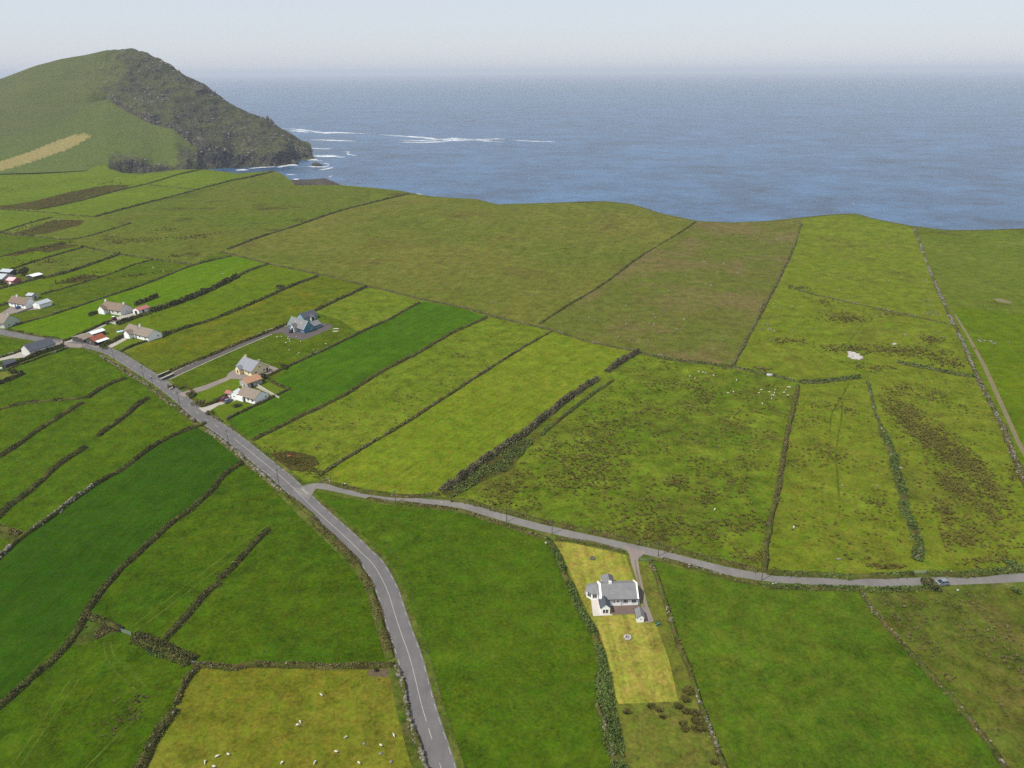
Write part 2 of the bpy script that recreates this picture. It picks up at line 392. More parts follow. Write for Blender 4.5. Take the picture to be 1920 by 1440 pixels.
M['rough'] = grass('rough rank grass', (100, 114, 38), (118, 123, 44), 0.03, 1.35, brown=(122, 112, 58), brown_lo=0.53, brown_hi=0.62, brown_scale=0.06)
M['rush'] = grass('wet rushy pasture', (127, 142, 38), (106, 130, 30), 0.035, 1.25, brown=(112, 112, 44), brown_lo=0.50, brown_hi=0.66, brown_scale=0.03)
M['rush2'] = grass('rushy pasture light', (126, 142, 36), (134, 143, 42), 0.03, 1.0, brown=(112, 116, 42), brown_lo=0.53, brown_hi=0.68)
M['strip_light'] = grass('light green mown strip', (127, 147, 32), (137, 150, 38), 0.02, 0.8, streak=along((1100, 660), (720, 900)), streak_amt=0.09)
M['strip_mid'] = grass('grazed strip', (119, 139, 32), (130, 144, 40), 0.03, 1.1, streak=along((980, 620), (560, 860)), streak_amt=0.06)
M['strip_yellow'] = grass('buttercup strip', (116, 126, 26), (105, 124, 22), 0.03, 0.9, flower=(168, 150, 24), flower_lo=0.5)
M['vivid'] = grass('vivid pasture strip', (105, 141, 10), (114, 144, 14), 0.02, 0.6, streak=along((420, 500), (120, 620)), streak_amt=0.06)
M['vivid2'] = grass('bright pasture', (116, 136, 20), (107, 132, 17), 0.02, 0.8)
M['far_green'] = grass('far pasture', (125, 146, 36), (115, 136, 34), 0.012, 0.7)
M['far_olive'] = grass('far rough pasture', (120, 126, 46), (109, 127, 38), 0.012, 0.9, brown=(90, 88, 40), brown_lo=0.57, brown_hi=0.65, brown_scale=0.02)
M['lawn'] = grass('dry cut lawn', (186, 177, 80), (172, 168, 66), 0.06, 0.7, streak=along((1187, 1083), (1270, 1313)), streak_amt=0.2)
M['lawn_green'] = grass('cut green lawn', (112, 138, 30), (122, 140, 36), 0.06, 0.5, fine=0.6)
M['lawn_rough'] = grass('uncut lawn edge', (130, 132, 56), (120, 130, 44), 0.08, 1.1, brown=(140, 128, 70))
M['verge'] = grass('road verge grass', (112, 120, 50), (96, 116, 36), 0.1, 1.4, brown=(134, 122, 74), brown_lo=0.53, brown_hi=0.63, brown_scale=0.12)
M['scrubby'] = grass('brown bracken ground', (96, 100, 44), (88, 104, 38), 0.1, 1.3, brown=(110, 92, 50), brown_lo=0.48, brown_hi=0.6)
M['brownpatch'] = grass('dark rush ground', (92, 88, 40), (98, 104, 40), 0.03, 1.3, brown=(96, 74, 44), brown_lo=0.46, brown_hi=0.6)
M['soil'] = plain('trodden soil', (120, 104, 76), 0.95, 0.25, 1.2, K)

def asphalt(name, c, edge=False):
    t = NT(name)
    a = t.noise(0.15, 5, 0.65); b = t.noise(5.0, 3, 0.7); c2 = t.noise(0.5, 4, 0.7, t.map((1, 0.12, 1), R(20)))
    f = t.math('ADD', t.math('ADD', t.ramp(a, 0.3, 0.7, 0.86, 1.12), t.ramp(b, 0.3, 0.7, -0.08, 0.08)), t.ramp(c2, 0.35, 0.65, -0.07, 0.07))
    t.bump(b, 0.25, 0.02)
    return t.done(t.scale(alb(c), f), 0.85)
M['road'] = asphalt('worn asphalt', (138, 134, 133))
M['lane'] = asphalt('pale chip lane', (158, 153, 147))
M['concrete'] = asphalt('pale concrete', (216, 209, 196))
M['gravel'] = asphalt('grey gravel', (174, 160, 150))
M['gravel_brown'] = asphalt('mauve brown gravel', (142, 122, 112))
M['drive_dark'] = asphalt('dark tarmac drive', (118, 108, 106))
M['paving'] = asphalt('white paving', (255, 246, 234))
M['dirt'] = plain('stony track dirt', (150, 138, 100), 0.95, 0.2, 0.8, K)

# -- the big areas first
field('field', M['left'], px((1100, 1600), (850, 1530), (790, 1320), (752, 1187), (701, 1060), (590, 955), (500, 872), (383, 784), (300, 717), (212, 662), (100, 639), (0, 622), (-220, 585), (-500, 640), (-500, 1600)))
field('field', M['tri'], px((556, 923), (590, 911), (670, 925), (787, 940), 'lane_hedge_left', 'garden_hedge', 'garden_thicket', (1168, 1600), (860, 1600), (790, 1320), (739, 1147), (679, 1038), (590, 955)))
field('field', M['right'], px('garden_wall', (1400, 1600), (2000, 1600), '-low_right_wall', (1500, 1095), (1377, 1080), (1243, 1046)))
field('field', M['rough'], px('low_right_wall', (2000, 1600), (2700, 1400), (2300, 1060), (1913, 1083), (1713, 1096)))
field('field', M['rush'], px('rush_field_top', 'rush_divider', (1377, 1073), (1243, 1040), (1053, 998), (920, 963), (837, 944), '-tall_hedge', '-tall_hedge_top'))
field('field', M['rush2'], px('-rush_divider', (1500, 717), 'sheep_bank', (1627, 712), 'scrub_strip', (1724, 1085), (1613, 1092), (1510, 1088), (1432, 1080)))
field('field', M['rush2'], px((1627, 712), (1640, 690), (1683, 680), 'hedge_by_track', 'track_wall_near', (2010, 1077), (1913, 1083), (1724, 1091), '-scrub_strip'))
field('field', M['rush2'], px('heath_wall', (1507, 409), (1573, 402.5), (1640, 411.5), (1707, 425), 'track_wall_far', '-hedge_by_track', (1640, 695), '-sheep_bank', (1440, 703)))
field('field', M['vivid2'], px((1788, 575), (1860, 582), (1920, 592), (2400, 640), (2300, 1055), (2010, 1077), (1950, 965), (1922, 910), (1880, 800), (1827, 695)))
field('field', M['heath_far'], px('-track_wall_far', (1707, 424.5), (1773, 432.5), (1840, 432.5), (1920, 429.5), (2050, 425.5), (2390, 417), (2400, 640), (1920, 592), (1860, 582), (1788, 575)))
field('field', M['heath_brown'], px('-heath_wall', '-rush_field_top', '-shore_wall_right', (1010, 613), 'heath_bank', (1373, 418.5), (1440, 415.5), (1502, 409)))
field('field', M['heath'], px('-heath_bank', '-shore_wall_mid', '-shore_wall_left', 'far_heath_bank', (807, 369.5), (893, 374.5), (933, 384.5), (1067, 380.5), (1133, 378.5), (1187, 384.5), (1240, 401.5), (1305, 415)))
field('field', M['strip_light'], px('mid_strip', (610, 903), (700, 926), (825, 928), '-tall_hedge', '-tall_hedge_top', '-shore_wall_right'))
field('field', M['strip_mid'], px('dark_field_low', (500, 868), (560, 912), (600, 900), '-mid_strip', (970, 605)))
field('field', M['dark2'], px((793, 565), 'dark_field_top', (520, 715), 'dark_field_house', (433, 815), (473, 827), '-dark_field_low', (867, 578)))
field('field', M['strip_mid'], px('blue_wall', (605, 590), (640, 601), (665, 620), (677, 623), (733, 597), (787, 568), (733, 547)))
field('field', M['left2'], px((587, 585), (300, 710), (333, 742), (362, 767), (425, 787), (550, 683), (677, 623), (665, 620), (640, 601)))
field('field', M['strip_yellow'], px('bungalow_bank', (633, 522), (687, 537), 'blue_wall', '-drive_hedge', (285, 708), (250, 685), (225, 668)))
field('field', M['vivid2'], px('-drive_bank', (283, 586), 'bushy_bank', 'bushy_bank_top', (545, 504), (597, 518), '-bungalow_bank', (275, 626), (240, 610)))
field('field', M['vivid'], px((435, 480), '-north_wall', (14, 625), (50, 631), (100, 639), (122, 640), (160, 625), '-drive_bank', (283, 586), 'bushy_bank', 'bushy_bank_top', (483, 490)))
field('field', M['left2'], px((288, 487), '-t10', (60, 557), (15, 570), (-100, 610), (14, 613), 'north_wall', (413, 472), (360, 496)))
field('field', M['vivid2'], px('t10', (227, 476), '-t9', '-t11', (-100, 568), (-100, 600), (0, 574), (25, 567)))
field('field', M['far_olive'], px('t7', 't8', (290, 487), (227, 476), '-t9', (38, 532), (-25, 549), (-80, 520)))
field('field', M['vivid2'], px('t6', (153, 462), '-t7', (-80, 520)))
field('field', M['left2'], px('t5', (143, 449), (123, 455), '-t6', (-80, 470)))
field('field', M['far_olive'], px((247, 418), (200, 433), (143, 448), (153, 462), (213, 475), (290, 487), (360, 496), (413, 472), (427, 468), (493, 443), (567, 420), (640, 395), (687, 383), (700, 353.5), (640, 348.5), (554, 349.5), (546, 341), (530, 329), (513, 322), '-t1'))
field('field', M['far_green'], px('t1', (502, 322.5), (440, 327), (380, 318.5), '-t2', (123, 403)))
field('field', M['far_green'], px('t3', '-t1', (100, 407), '-t4', (-80, 440)))
field('field', M['far_green'], px((380, 318.5), (333, 319.5), (300, 323.5), (260, 327.5), (228, 325.5), (203, 317.5), (196, 309), (188, 302), (0, 301), (-300, 310), (-600, 335), (-500, 470), (-30, 391), (73, 395), 't2'))
# -- patches inside them
field('field', M['brownpatch'], px((-30, 392), (0, 386), (60, 378), (130, 360), (200, 347), (245, 347), (233, 355), (150, 377), (73, 393)))
field('field', M['brownpatch'], px((10, 441), (60, 428), (100, 412), (160, 413), (150, 422), (90, 438), (40, 443)))
field('field', M['brownpatch'], px((2, 480), (60, 464), (110, 455), (150, 460), (90, 474), (67, 470), (30, 480)))
field('field', M['brownpatch'], px((107, 532), (130, 523), (165, 515), (190, 517), (180, 522), (140, 531)))
field('field', M['brownpatch'], px((505, 850), (545, 845), (590, 855), (600, 870), (570, 885), (530, 880)))
field('field', M['dark'], px('hedge_to_grey_wall', 'grey_wall', (-300, 1280), (-50, 1365), '-long_hedge', (440, 850)))
field('field', M['mid'], px('long_hedge', 'cross_left', 'cross_right', 'sheep_top', '-road_hedge_low', (517, 913)))
field('field', M['mid'], px((163, 1156), (133, 1200), (100, 1237), (50, 1280), (0, 1325), (-50, 1365), (-300, 1500), (200, 1600), '-sheep_left_near', '-sheep_left_far', '-cross_right', '-cross_left'))
field('field', M['olive'], px('sheep_top', 'sheep_road_wall', (830, 1600), (170, 1600), '-sheep_left_near', '-sheep_left_far'))
field('field', M['scrubby'], px((160, 1155), (187, 1164), (227, 1183), (205, 1192), (150, 1210), (130, 1208)))
field('field', M['soil'], px((690, 1256), (735, 1254), (738, 1262), (722, 1270), (692, 1268)))
field('field', M['scrubby'], px((-40, 986), (0, 992), (42, 1004), (25, 1020), (0, 1008), (-40, 1005)))
field('field', M['scrubby'], px((1013, 817), (985, 845), (960, 880), (900, 905), (845, 936), (827, 925), (867, 897), (910, 863), (957, 830)))
field('lawn', M['lawn_rough'], px((1034, 1014), (1060, 1053), (1082, 1103), (1102, 1147), (1118, 1180), (1137, 1227), (1143, 1262), (1150, 1345), (1160, 1427), (1172, 1500), (1375, 1485), '-garden_wall', (1212, 1046), (1172, 1037)))
field('lawn', M['lawn'], px((1040, 1016), (1093, 1019), (1172, 1038), (1187, 1083), (1196, 1095), (1196, 1134), (1222, 1168), (1230, 1170), (1255, 1240), (1272, 1313), (1270, 1315), (1160, 1320), (1152, 1300), (1146, 1262), (1138, 1227), (1122, 1180), (1102, 1147), (1082, 1103), (1060, 1053)))
field('lawn', M['lawn_green'], px((398, 766), (415, 758), (445, 750), (478, 764), (460, 770), (425, 784), (418, 788)))
field('lawn', M['lawn_green'], px((490, 722), (507, 714), (541, 730), (516, 743), (505, 740)))
field('lawn', M['lawn_green'], px((360, 744), (385, 752), (375, 760), (420, 742), (455, 722), (448, 712), (428, 710), (400, 722)))
field('lawn', M['lawn_green'], px((205, 650), (238, 630), (262, 638), (228, 658), (215, 657)))
field('lawn', M['lawn_rough'], px((-30, 702), (0, 698), (25, 695), (30, 700), (20, 708), (-30, 722)))
field('lawn', M['lawn_rough'], px((-30, 592), (0, 585), (25, 583), (12, 591), (-30, 598)))
# -- wheel tracks and sheep paths pressed into the grass
M['wheel'] = grass('wheel track grass', (104, 124, 40), (94, 116, 30), 0.1, 0.8)
M['path'] = grass('trodden path grass', (110, 126, 36), (102, 118, 32), 0.1, 0.8)
def trail(pts, w, mat):
    field('track', M[mat], ribbon(smooth_line([g2(p) for p in pts]), w / 2, w / 2))
for pts_ in ([(194, 1205), (197, 1225), (206, 1245), (222, 1264), (242, 1282), (256, 1296)], [(207, 1203), (211, 1222), (222, 1240), (240, 1256), (262, 1276), (276, 1290)], [(240, 1180), (290, 1143), (345, 1100), (400, 1058), (450, 1020), (510, 980)], [(252, 1184), (300, 1150), (355, 1107), (410, 1066), (460, 1028), (520, 986)],
             [(20, 1440), (60, 1380), (100, 1320), (140, 1262)], [(32, 1446), (72, 1386), (112, 1326), (152, 1268)], [(160, 1440), (210, 1390), (250, 1350), (280, 1318)]): trail(pts_, 0.45, 'wheel')
for pts_ in ([(1592, 718), (1582, 738), (1573, 753), (1560, 775), (1557, 795), (1556, 815)], [(1580, 755), (1577, 790), (1572, 815), (1568, 850), (1570, 890), (1574, 940)], [(1625, 600), (1608, 620), (1592, 640), (1580, 660)], [(1520, 650), (1560, 672), (1600, 690), (1620, 700)], [(960, 630), (985, 612), (1005, 606)]): trail(pts_, 0.7, 'path')
# -- verges, roads, drives
field('verge', M['verge'], ribbon(ROADW, 4.6, 5.6)); field('verge', M['verge'], ribbon(LANEW[4:], 3.6, 3.9))
field('road', M['road'], ribbon(ROADW, 3.05, 3.05), 'grey asphalt main road curving down through the fields')
field('road', M['lane'], ribbon(LANEW, 1.75, 1.75), 'pale narrow lane running right from the junction')
field('road', M['lane'], px((545, 912), (565, 916), (590, 906.5), (612, 908), (612, 914), (592, 916), (583, 930), (578, 938)))
field('driveway', M['gravel'], px((1169, 1022), (1211, 1034), (1203, 1042), (1196, 1050), (1200, 1075), (1213, 1130), (1226, 1165), (1212, 1168), (1206, 1158), (1190, 1152), (1192, 1146), (1203, 1140), (1197, 1097), (1183, 1055), (1180, 1040)), 'gravel drive from the lane past the white bungalow')
field('driveway', M['dirt'], px((1189, 1050), (1192, 1050), (1197, 1076), (1205, 1112), (1209, 1140), (1205, 1140), (1199, 1105), (1193, 1075)))
field('yard', M['gravel_brown'], px((1147, 1136), (1196, 1134), (1205, 1141), (1190, 1151.5), (1149, 1153)), 'mauve brown gravel terrace of the white bungalow')
field('patio', M['paving'], px((1108, 1124), (1124, 1124), (1127, 1140), (1149, 1153.5), (1112, 1155)), 'white paved patio round the bungalow sunroom')
field('patio', M['gravel'], px((1095, 1112), (1097, 1105), (1102, 1104), (1104, 1115), (1124, 1118), (1124, 1124), (1108, 1124), (1100, 1119)))
field('driveway', M['concrete'], px((113, 641), (122, 642), (135, 641), (170, 624), (210, 604), (214, 602), (208, 598), (165, 618), (130, 634)))
field('yard', M['concrete'], px((205, 605), (217, 609), (232, 601), (272, 584), (262, 576), (250, 580), (228, 592), (212, 597)))
field('driveway', M['concrete'], px((199, 651), (209, 652), (240, 635), (247, 628), (243, 622), (238, 626)))
field('driveway', M['drive_dark'], px((296, 714), (310, 714), (345, 697), (400, 672), (450, 650), (510, 626), (530, 624), (540, 632), (566, 637), (576, 635), (618, 617), (625, 610), (600, 604), (570, 603), (540, 612), (505, 618), (445, 645), (395, 667), (340, 692)), 'dark tarmac drive with pale kerbs to the blue house')
field('driveway', M['gravel'], px((333, 738), (345, 744), (385, 731), (425, 714), (432, 710), (450, 711), (478, 716), (500, 707), (522, 691), (480, 675), (462, 680), (444, 690), (428, 700), (424, 707), (385, 722)), 'gravel drive sweeping up to the yellow house')
field('driveway', M['concrete'], px((372, 765), (382, 773), (393, 770), (410, 760), (440, 752), (446, 749), (430, 746), (400, 757)))
field('yard', M['concrete'], px((484, 722.5), (512, 737), (509, 740.5), (480, 726)))
field('yard', M['concrete'], px((-40, 673), (0, 667), (40, 655), (48, 656), (58, 670), (45, 671), (20, 672), (-40, 685)))
field('yard', M['gravel'], px((100, 641), (128, 643), (160, 646), (150, 652), (125, 651), (104, 652)))
field('yard', M['gravel'], px((-40, 600), (0, 588), (24, 573), (49, 579), (66, 572), (85, 560), (100, 565), (92, 572), (76, 579), (38, 584), (0, 594), (-40, 606)))
field('yard', M['gravel'], px((164, 646), (180, 652), (200, 648), (203, 640), (195, 634), (175, 640)))
field('track', M['dirt'], px((1789, 589), (1793, 590), (1822, 637), (1850, 687), (1880, 753), (1916, 833), (1945, 885), (1936, 886), (1907, 833), (1871, 753), (1842, 687), (1816, 637)))
field('field', M['dirt'], px((1862, 560), (1878, 560), (1898, 566), (1893, 569), (1870, 565)))

def inside(poly, P):
    x, y = P[:, 0], P[:, 1]; r = np.zeros(len(P), bool)
    for i in range(len(poly)):
        x0, y0 = poly[i - 1]; x1, y1 = poly[i]
        if y0 == y1: continue
        c = ((y0 > y) != (y1 > y)) & (x < (x1 - x0) * (y - y0) / (y1 - y0) + x0)
        r ^= c
    return r
def in_frame(P, mar=0.14):
    z = -H; f = P[:, 1] * FWD.y + z * FWD.z; u = (P[:, 1] * UP.y + z * UP.z) / np.maximum(f, 1e-3); r_ = P[:, 0] / np.maximum(f, 1e-3)
    return (f > 0) & (np.abs(r_) < 0.72 + mar) & (np.abs(u) < 0.54 + mar)
pts = [(x + rng.uniform(-2, 2), y + rng.uniform(-2, 2)) for x in np.arange(-420, 421, 11.0) for y in np.arange(-150, 480, 11.0)]
pts += [(x + rng.uniform(-4, 4), y + rng.uniform(-4, 4)) for x in np.arange(-1000, 1100, 19.0) for y in np.arange(480, 1230, 19.0)]
pts = np.array(pts); pts = pts[inside(LAND, pts)]
vin = [Vector(p) for p in LAND]; ein = [(i, (i + 1) % len(LAND)) for i in range(len(LAND))]
for _, _, _, poly in FIELDS:
    o = len(vin); vin += [Vector(p) for p in poly]; ein += [(o + i, o + (i + 1) % len(poly)) for i in range(len(poly))]
vin += [Vector(p) for p in pts]
cv, _, cf, _, _, _ = delaunay_2d_cdt(vin, ein, [], 0, 0.01, False)
GV = np.array([(v.x, v.y, gz(v.x, v.y)) for v in cv])
tri_f = np.array([f if (cv[f[1]] - cv[f[0]]).cross(cv[f[2]] - cv[f[0]]) > 0 else (f[0], f[2], f[1]) for f in cf], dtype=np.int32)
cen = GV[tri_f].mean(axis=1)[:, :2]
own = np.where(inside(LAND, cen), 0, -1)
for k, (_, _, _, poly) in enumerate(FIELDS): own[inside(poly, cen) & (own >= 0)] = k + 1
def cut(idx):
    T = tri_f[idx]; u, inv = np.unique(T, return_inverse=True)
    return GV[u], inv.reshape(T.shape)
for k in range(len(FIELDS) + 1):
    idx = np.where(own == k)[0]
    if not len(idx): continue
    V, T = cut(idx)
    nme, lab, mat, _p = ('ground', None, M['heath_far'], None) if k == 0 else FIELDS[k - 1]
    tag(link(nme, np_mesh(nme, V, [T], smooth=True), None, [mat]), lab, None, None, 'structure')

# painted lines, 2 cm above the asphalt
M['paint'] = plain('worn road paint', (214, 210, 200), 0.8, 0.2, 2.0, K)
def arc_points(P, step):
    d = [0.0]
    for a, b in zip(P, P[1:]): d.append(d[-1] + (b - a).length)
    n = max(2, int(d[-1] / step) + 1); out = []
    j = 0
    for k in range(n):
        s = d[-1] * k / (n - 1)
        while j < len(d) - 2 and d[j + 1] < s: j += 1
        t = (s - d[j]) / max(d[j + 1] - d[j], 1e-6); out.append(P[j].lerp(P[j + 1], t))
    return out, d[-1]
def paint_line(P, off, w, dash=None, y_range=None):
    Q, tot = arc_points(P, 1.0); V = []; T = []
    A = offset_line(Q, off + w / 2); B = offset_line(Q, off - w / 2)
    for i in range(len(Q) - 1):
        if dash and (i % dash[1]) >= dash[0]: continue
        if y_range and not (y_range[0] < Q[i].y < y_range[1]): continue
        o = len(V)
        for p in (A[i], B[i], B[i + 1], A[i + 1]): V.append((p.x, p.y, gz(p.x, p.y) + 0.03))
        T.append((o, o + 1, o + 2, o + 3))
    return V, T
def join(parts):
    V = []; T = []
    for v, t in parts:
        o = len(V); V += v; T += [tuple(i + o for i in q) for q in t]
    return V, T
yb, ya = g2((700, 1060))[1], g2((440, 822))[1]
near_y = g2((800, 1352))[1]
V, T = join([paint_line(ROADW, 0, 0.16, None, (near_y, ya)), paint_line(ROADW, 0, 0.16, (3, 9), (ya, 2000)), paint_line(ROADW, 0, 0.16, (3, 9), (-200, near_y)),
             paint_line(ROADW, 2.75, 0.12, (2, 4), (-200, 420)), paint_line(ROADW, -2.75, 0.12, (2, 4), (-200, 420))])
tag(link('road_marking', np_mesh('road_marking', V, [T]), None, [M['paint']]), None, None, None, 'structure')
V, T = paint_line([Vector(g2(p)) for p in ((566, 916), (571, 921), (577, 927))], 0, 0.3)
tag(link('road_marking', np_mesh('road_marking', V, [T]), None, [M['paint']]), None, None, None, 'structure')
# pale kerbs of the blue house's drive
def kerb(pts, w=0.35, h=0.14):
    Q, _ = arc_points([Vector(g2(p)) for p in pts], 3.0); A = offset_line(Q, w / 2); B = offset_line(Q, -w / 2); V = []; T = []
    for i in range(len(Q)):
        for p, dz in ((A[i], -.1), (A[i], h), (B[i], h), (B[i], -.1)): V.append((p.x, p.y, gz(p.x, p.y) + dz))
    for i in range(len(Q) - 1):
        for k in range(3): T.append((4 * i + k, 4 * i + k + 1, 4 * i + 4 + k + 1, 4 * i + 4 + k))
    return V, T
for pts_ in ([(318, 712), (345, 699), (400, 674), (450, 652), (510, 627)], [(300, 711), (340, 691), (395, 666), (445, 644), (505, 617), (540, 611)]):
    V, T = kerb(pts_); tag(link('kerb', np_mesh('kerb', V, [T]), None, [M['paving']]), None, None, None, 'structure')

# ------------------------------------------------------------------ cliffs under the edge of the fields
def rock_mat(name, c1, c2, moss):
    t = NT(name)
    a = t.noise(0.06, 7, 0.7); b = t.noise(0.5, 5, 0.7, t.map((1, 1, 0.25)))
    col = t.mix(t.ramp(a, 0.35, 0.65), alb(c1), alb(c2)); col = t.mix(t.ramp(b, 0.55, 0.75), col, alb(moss))
    t.bump(b, 0.9, 1.5)
    return t.done(t.scale(col, t.ramp(b, 0.3, 0.7, 0.7, 1.25)), 0.95)
M['cliff'] = rock_mat('dark cliff rock', (86, 82, 78), (112, 104, 94), (98, 102, 62))
cp, _ = arc_points(COASTW, 9.0)
V = []; T = []
rows = [(0, -0.15), (1.2, -0.8), (3.5, -5), (6, -14), (9, -24), (13, -36), (17, -46.2)]
for i, p in enumerate(cp):
    out = p.normalized(); b = gz(p.x, p.y)
    for r_, dz in rows:
        jit = 2.2 * mn.noise(Vector((p.x / 9, p.y / 9, dz / 7))) if r_ > 2 else 0
        V.append((p.x + out.x * (r_ + jit), p.y + out.y * (r_ + jit), max(b + dz, -46) if dz > -40 else -46))
n = len(rows)
for i in range(len(cp) - 1):
    for k in range(n - 1): T.append((i * n + k, (i + 1) * n + k, (i + 1) * n + k + 1, i * n + k + 1))
tag(link('sea_cliff', np_mesh('sea_cliff', V, [T], smooth=True), None, [M['cliff']]), None, None, None, 'structure')

# low rocky spit behind the edge of the fields
def spit(tops, r, w, name, label):
    V = []; T = []; nn = 9
    tp = smooth_line([Vector((a, b)) for a, b in tops], 6)
    for i, p in enumerate(tp):
        c = at_r(p.x, p.y, r); e = min(1, i / 5, (len(tp) - 1 - i) / 5)
        u = Vector((c.x, c.y, 0)).normalized()
        for k in range(nn):
            a = -1 + 2 * k / (nn - 1); prof = (1 - abs(a) ** 1.5)
            q = c + u * (a * w * (0.4 + 0.6 * e))
            z = -46 + (c.z + 46) * prof + (mn.fractal(Vector((q.x / 14, q.y / 14, 3)), 0.8, 2, 4) * 5 - 0.5) * (prof > 0) * (a != 0)
            V.append((q.x, q.y, max(z, -46)))
    for i in range(len(tp) - 1):
        for k in range(nn - 1): T.append((i * nn + k, i * nn + k + 1, (i + 1) * nn + k + 1, (i + 1) * nn + k))
    return tag(link(name, np_mesh(name, V, [T]), None, [M['cliff']]), label, None, None, 'structure')
spit([(536, 347), (546, 337.5), (565, 336.5), (590, 335.6), (609, 334.4), (621, 338.8), (637, 346), (645, 352)], 1010, 26, 'rocky_spit', 'low dark rocky spit behind the field edge')

# ------------------------------------------------------------------ sea and foam
t = NT('sea water')
swell = t.noise(0.012, 9, 0.78, t.map((0.75, 1, 1), R(8)))
chop = t.noise(0.10, 5, 0.75, t.map((0.7, 1, 1), R(8)))
rip = t.noise(0.5, 4, 0.75)
broad = t.noise(0.0016, 5, 0.6, t.map((0.5, 1, 1)))
wav = t.math('ADD', t.math('ADD', t.math('MULTIPLY', swell, 2.4), chop), t.math('MULTIPLY', rip, 0.25))
col = t.mix(t.ramp(broad, 0.35, 0.65), (0.022, 0.064, 0.128, 1), (0.025, 0.073, 0.146, 1))
col = t.scale(col, t.ramp(wav, 1.4, 2.25, 0.35, 1.6))
t.bump(wav, 0.55, 1.0)
t.bs.inputs['IOR'].default_value = 1.33; t.bs.inputs['Specular IOR Level'].default_value = 0.5
M['sea'] = t.done(col, 0.32)
V = []; T = []
xs = np.concatenate([np.linspace(-40000, -3000, 12), np.linspace(-2500, 4000, 20), np.linspace(5000, 40000, 12)]); ys = np.concatenate([np.linspace(-400, 4000, 18), np.linspace(5000, 40000, 14)])
for y in ys:
    for x in xs: V.append((x, y, SEA))
nx = len(xs)
for j in range(len(ys) - 1):
    for i in range(nx - 1): T.append((j * nx + i, j * nx + i + 1, (j + 1) * nx + i + 1, (j + 1) * nx + i))
tag(link('sea', np_mesh('sea', V, [T]), None, [M['sea']]), None, None, None, 'structure')

t = NT('sea foam')
co = t.map((0.3, 1, 1), R(4))
fz = t.noise(0.09, 6, 0.7, co); fz2 = t.noise(0.6, 4, 0.7)
uvn = t.n('ShaderNodeAttribute'); uvn.attribute_name = 'body'
mask = t.ramp(t.math('ADD', t.math('ADD', fz, t.math('MULTIPLY', uvn.outputs['Fac'], 0.42)), t.math('MULTIPLY', fz2, 0.3)), 0.84, 1.08, 0, 0.85)
tr = t.n('ShaderNodeBsdfTransparent'); mx = t.n('ShaderNodeMixShader')
t.l(mask, mx.inputs[0]); t.l(tr.outputs[0], mx.inputs[1]); t.l(t.bs.outputs[0], mx.inputs[2]); t.l(mx.outputs[0], t.out.inputs[0])
M['foam'] = t.done((0.78, 0.8, 0.8, 1), 0.9)
def foam(pts, wpx):
    """a streak of foam along pixels on the water, wpx = half height in pixels"""
    P = smooth_line([Vector(p) for p in pts], 5); V = []; T = []; A = []
    for i, p in enumerate(P):
        e = math.sin(math.pi * i / (len(P) - 1)) ** 0.5
        w = wpx * (0.35 + 0.65 * e) * (0.8 + 0.4 * random.random())
        for k, bb in ((-1, 0), (0, 1), (1, 0)):
            q = at_z(p.x, p.y + k * w, SEA); V.append((q.x, q.y, SEA + 0.35)); A.append(bb * (0.25 + 0.75 * e))
    for i in range(len(P) - 1):
        for k in range(2): T.append((3 * i + k, 3 * i + k + 1, 3 * i + 4 + k, 3 * i + 3 + k))
    me = np_mesh('foam', V, [T]); at = me.attributes.new('body', 'FLOAT', 'POINT'); at.data.foreach_set('value', np.array(A, np.float32))
    tag(link('foam', me, None, [M['foam']]), None, None, None, 'stuff')
for a, w in (([(522, 241), (548, 242), (577, 245), (605, 249), (640, 249), (668, 250), (700, 250)], 2.6), ([(540, 245), (560, 246), (580, 248)], 2.2), ([(576, 262), (610, 263), (640, 264), (668, 265)], 2.2),
             ([(700, 252), (745, 255), (790, 258), (830, 262), (870, 263), (930, 261), (950, 260)], 3.2), ([(740, 262), (790, 264), (850, 260), (905, 264), (950, 267)], 2.6),
             ([(740, 267), (800, 267), (860, 265)], 1.8), ([(960, 263), (1000, 265), (1045, 266)], 1.4),
             ([(640, 284), (655, 285), (650, 288), (660, 291), (671, 292)], 2.4), ([(630, 296), (650, 294)], 1.2), ([(585, 292), (600, 293), (622, 293), (640, 294)], 3.4),
             ([(575, 301), (590, 300), (605, 302)], 2.6), ([(572, 312), (590, 313), (612, 313), (617, 309), (605, 306)], 2.6), ([(596, 319), (612, 317), (629, 313)], 2.0),
             ([(518, 314), (530, 312), (548, 309), (560, 311)], 3.6), ([(440, 320), (455, 318.5), (468, 319)], 3.4), ([(462, 317), (480, 315), (500, 313.5), (522, 312.5)], 1.8),
             ([(535, 328), (545, 327.5), (558, 328)], 1.6), ([(615, 331), (625, 330)], 1.4), ([(548, 337), (562, 336)], 2.0), ([(780, 363), (792, 366), (800, 368)], 2.2),
             ([(576, 278), (600, 279), (625, 279)], 1.5), ([(552, 299), (570, 299)], 1.6), ([(1596, 383), (1606, 383)], 1.0)):
    foam(a, w)
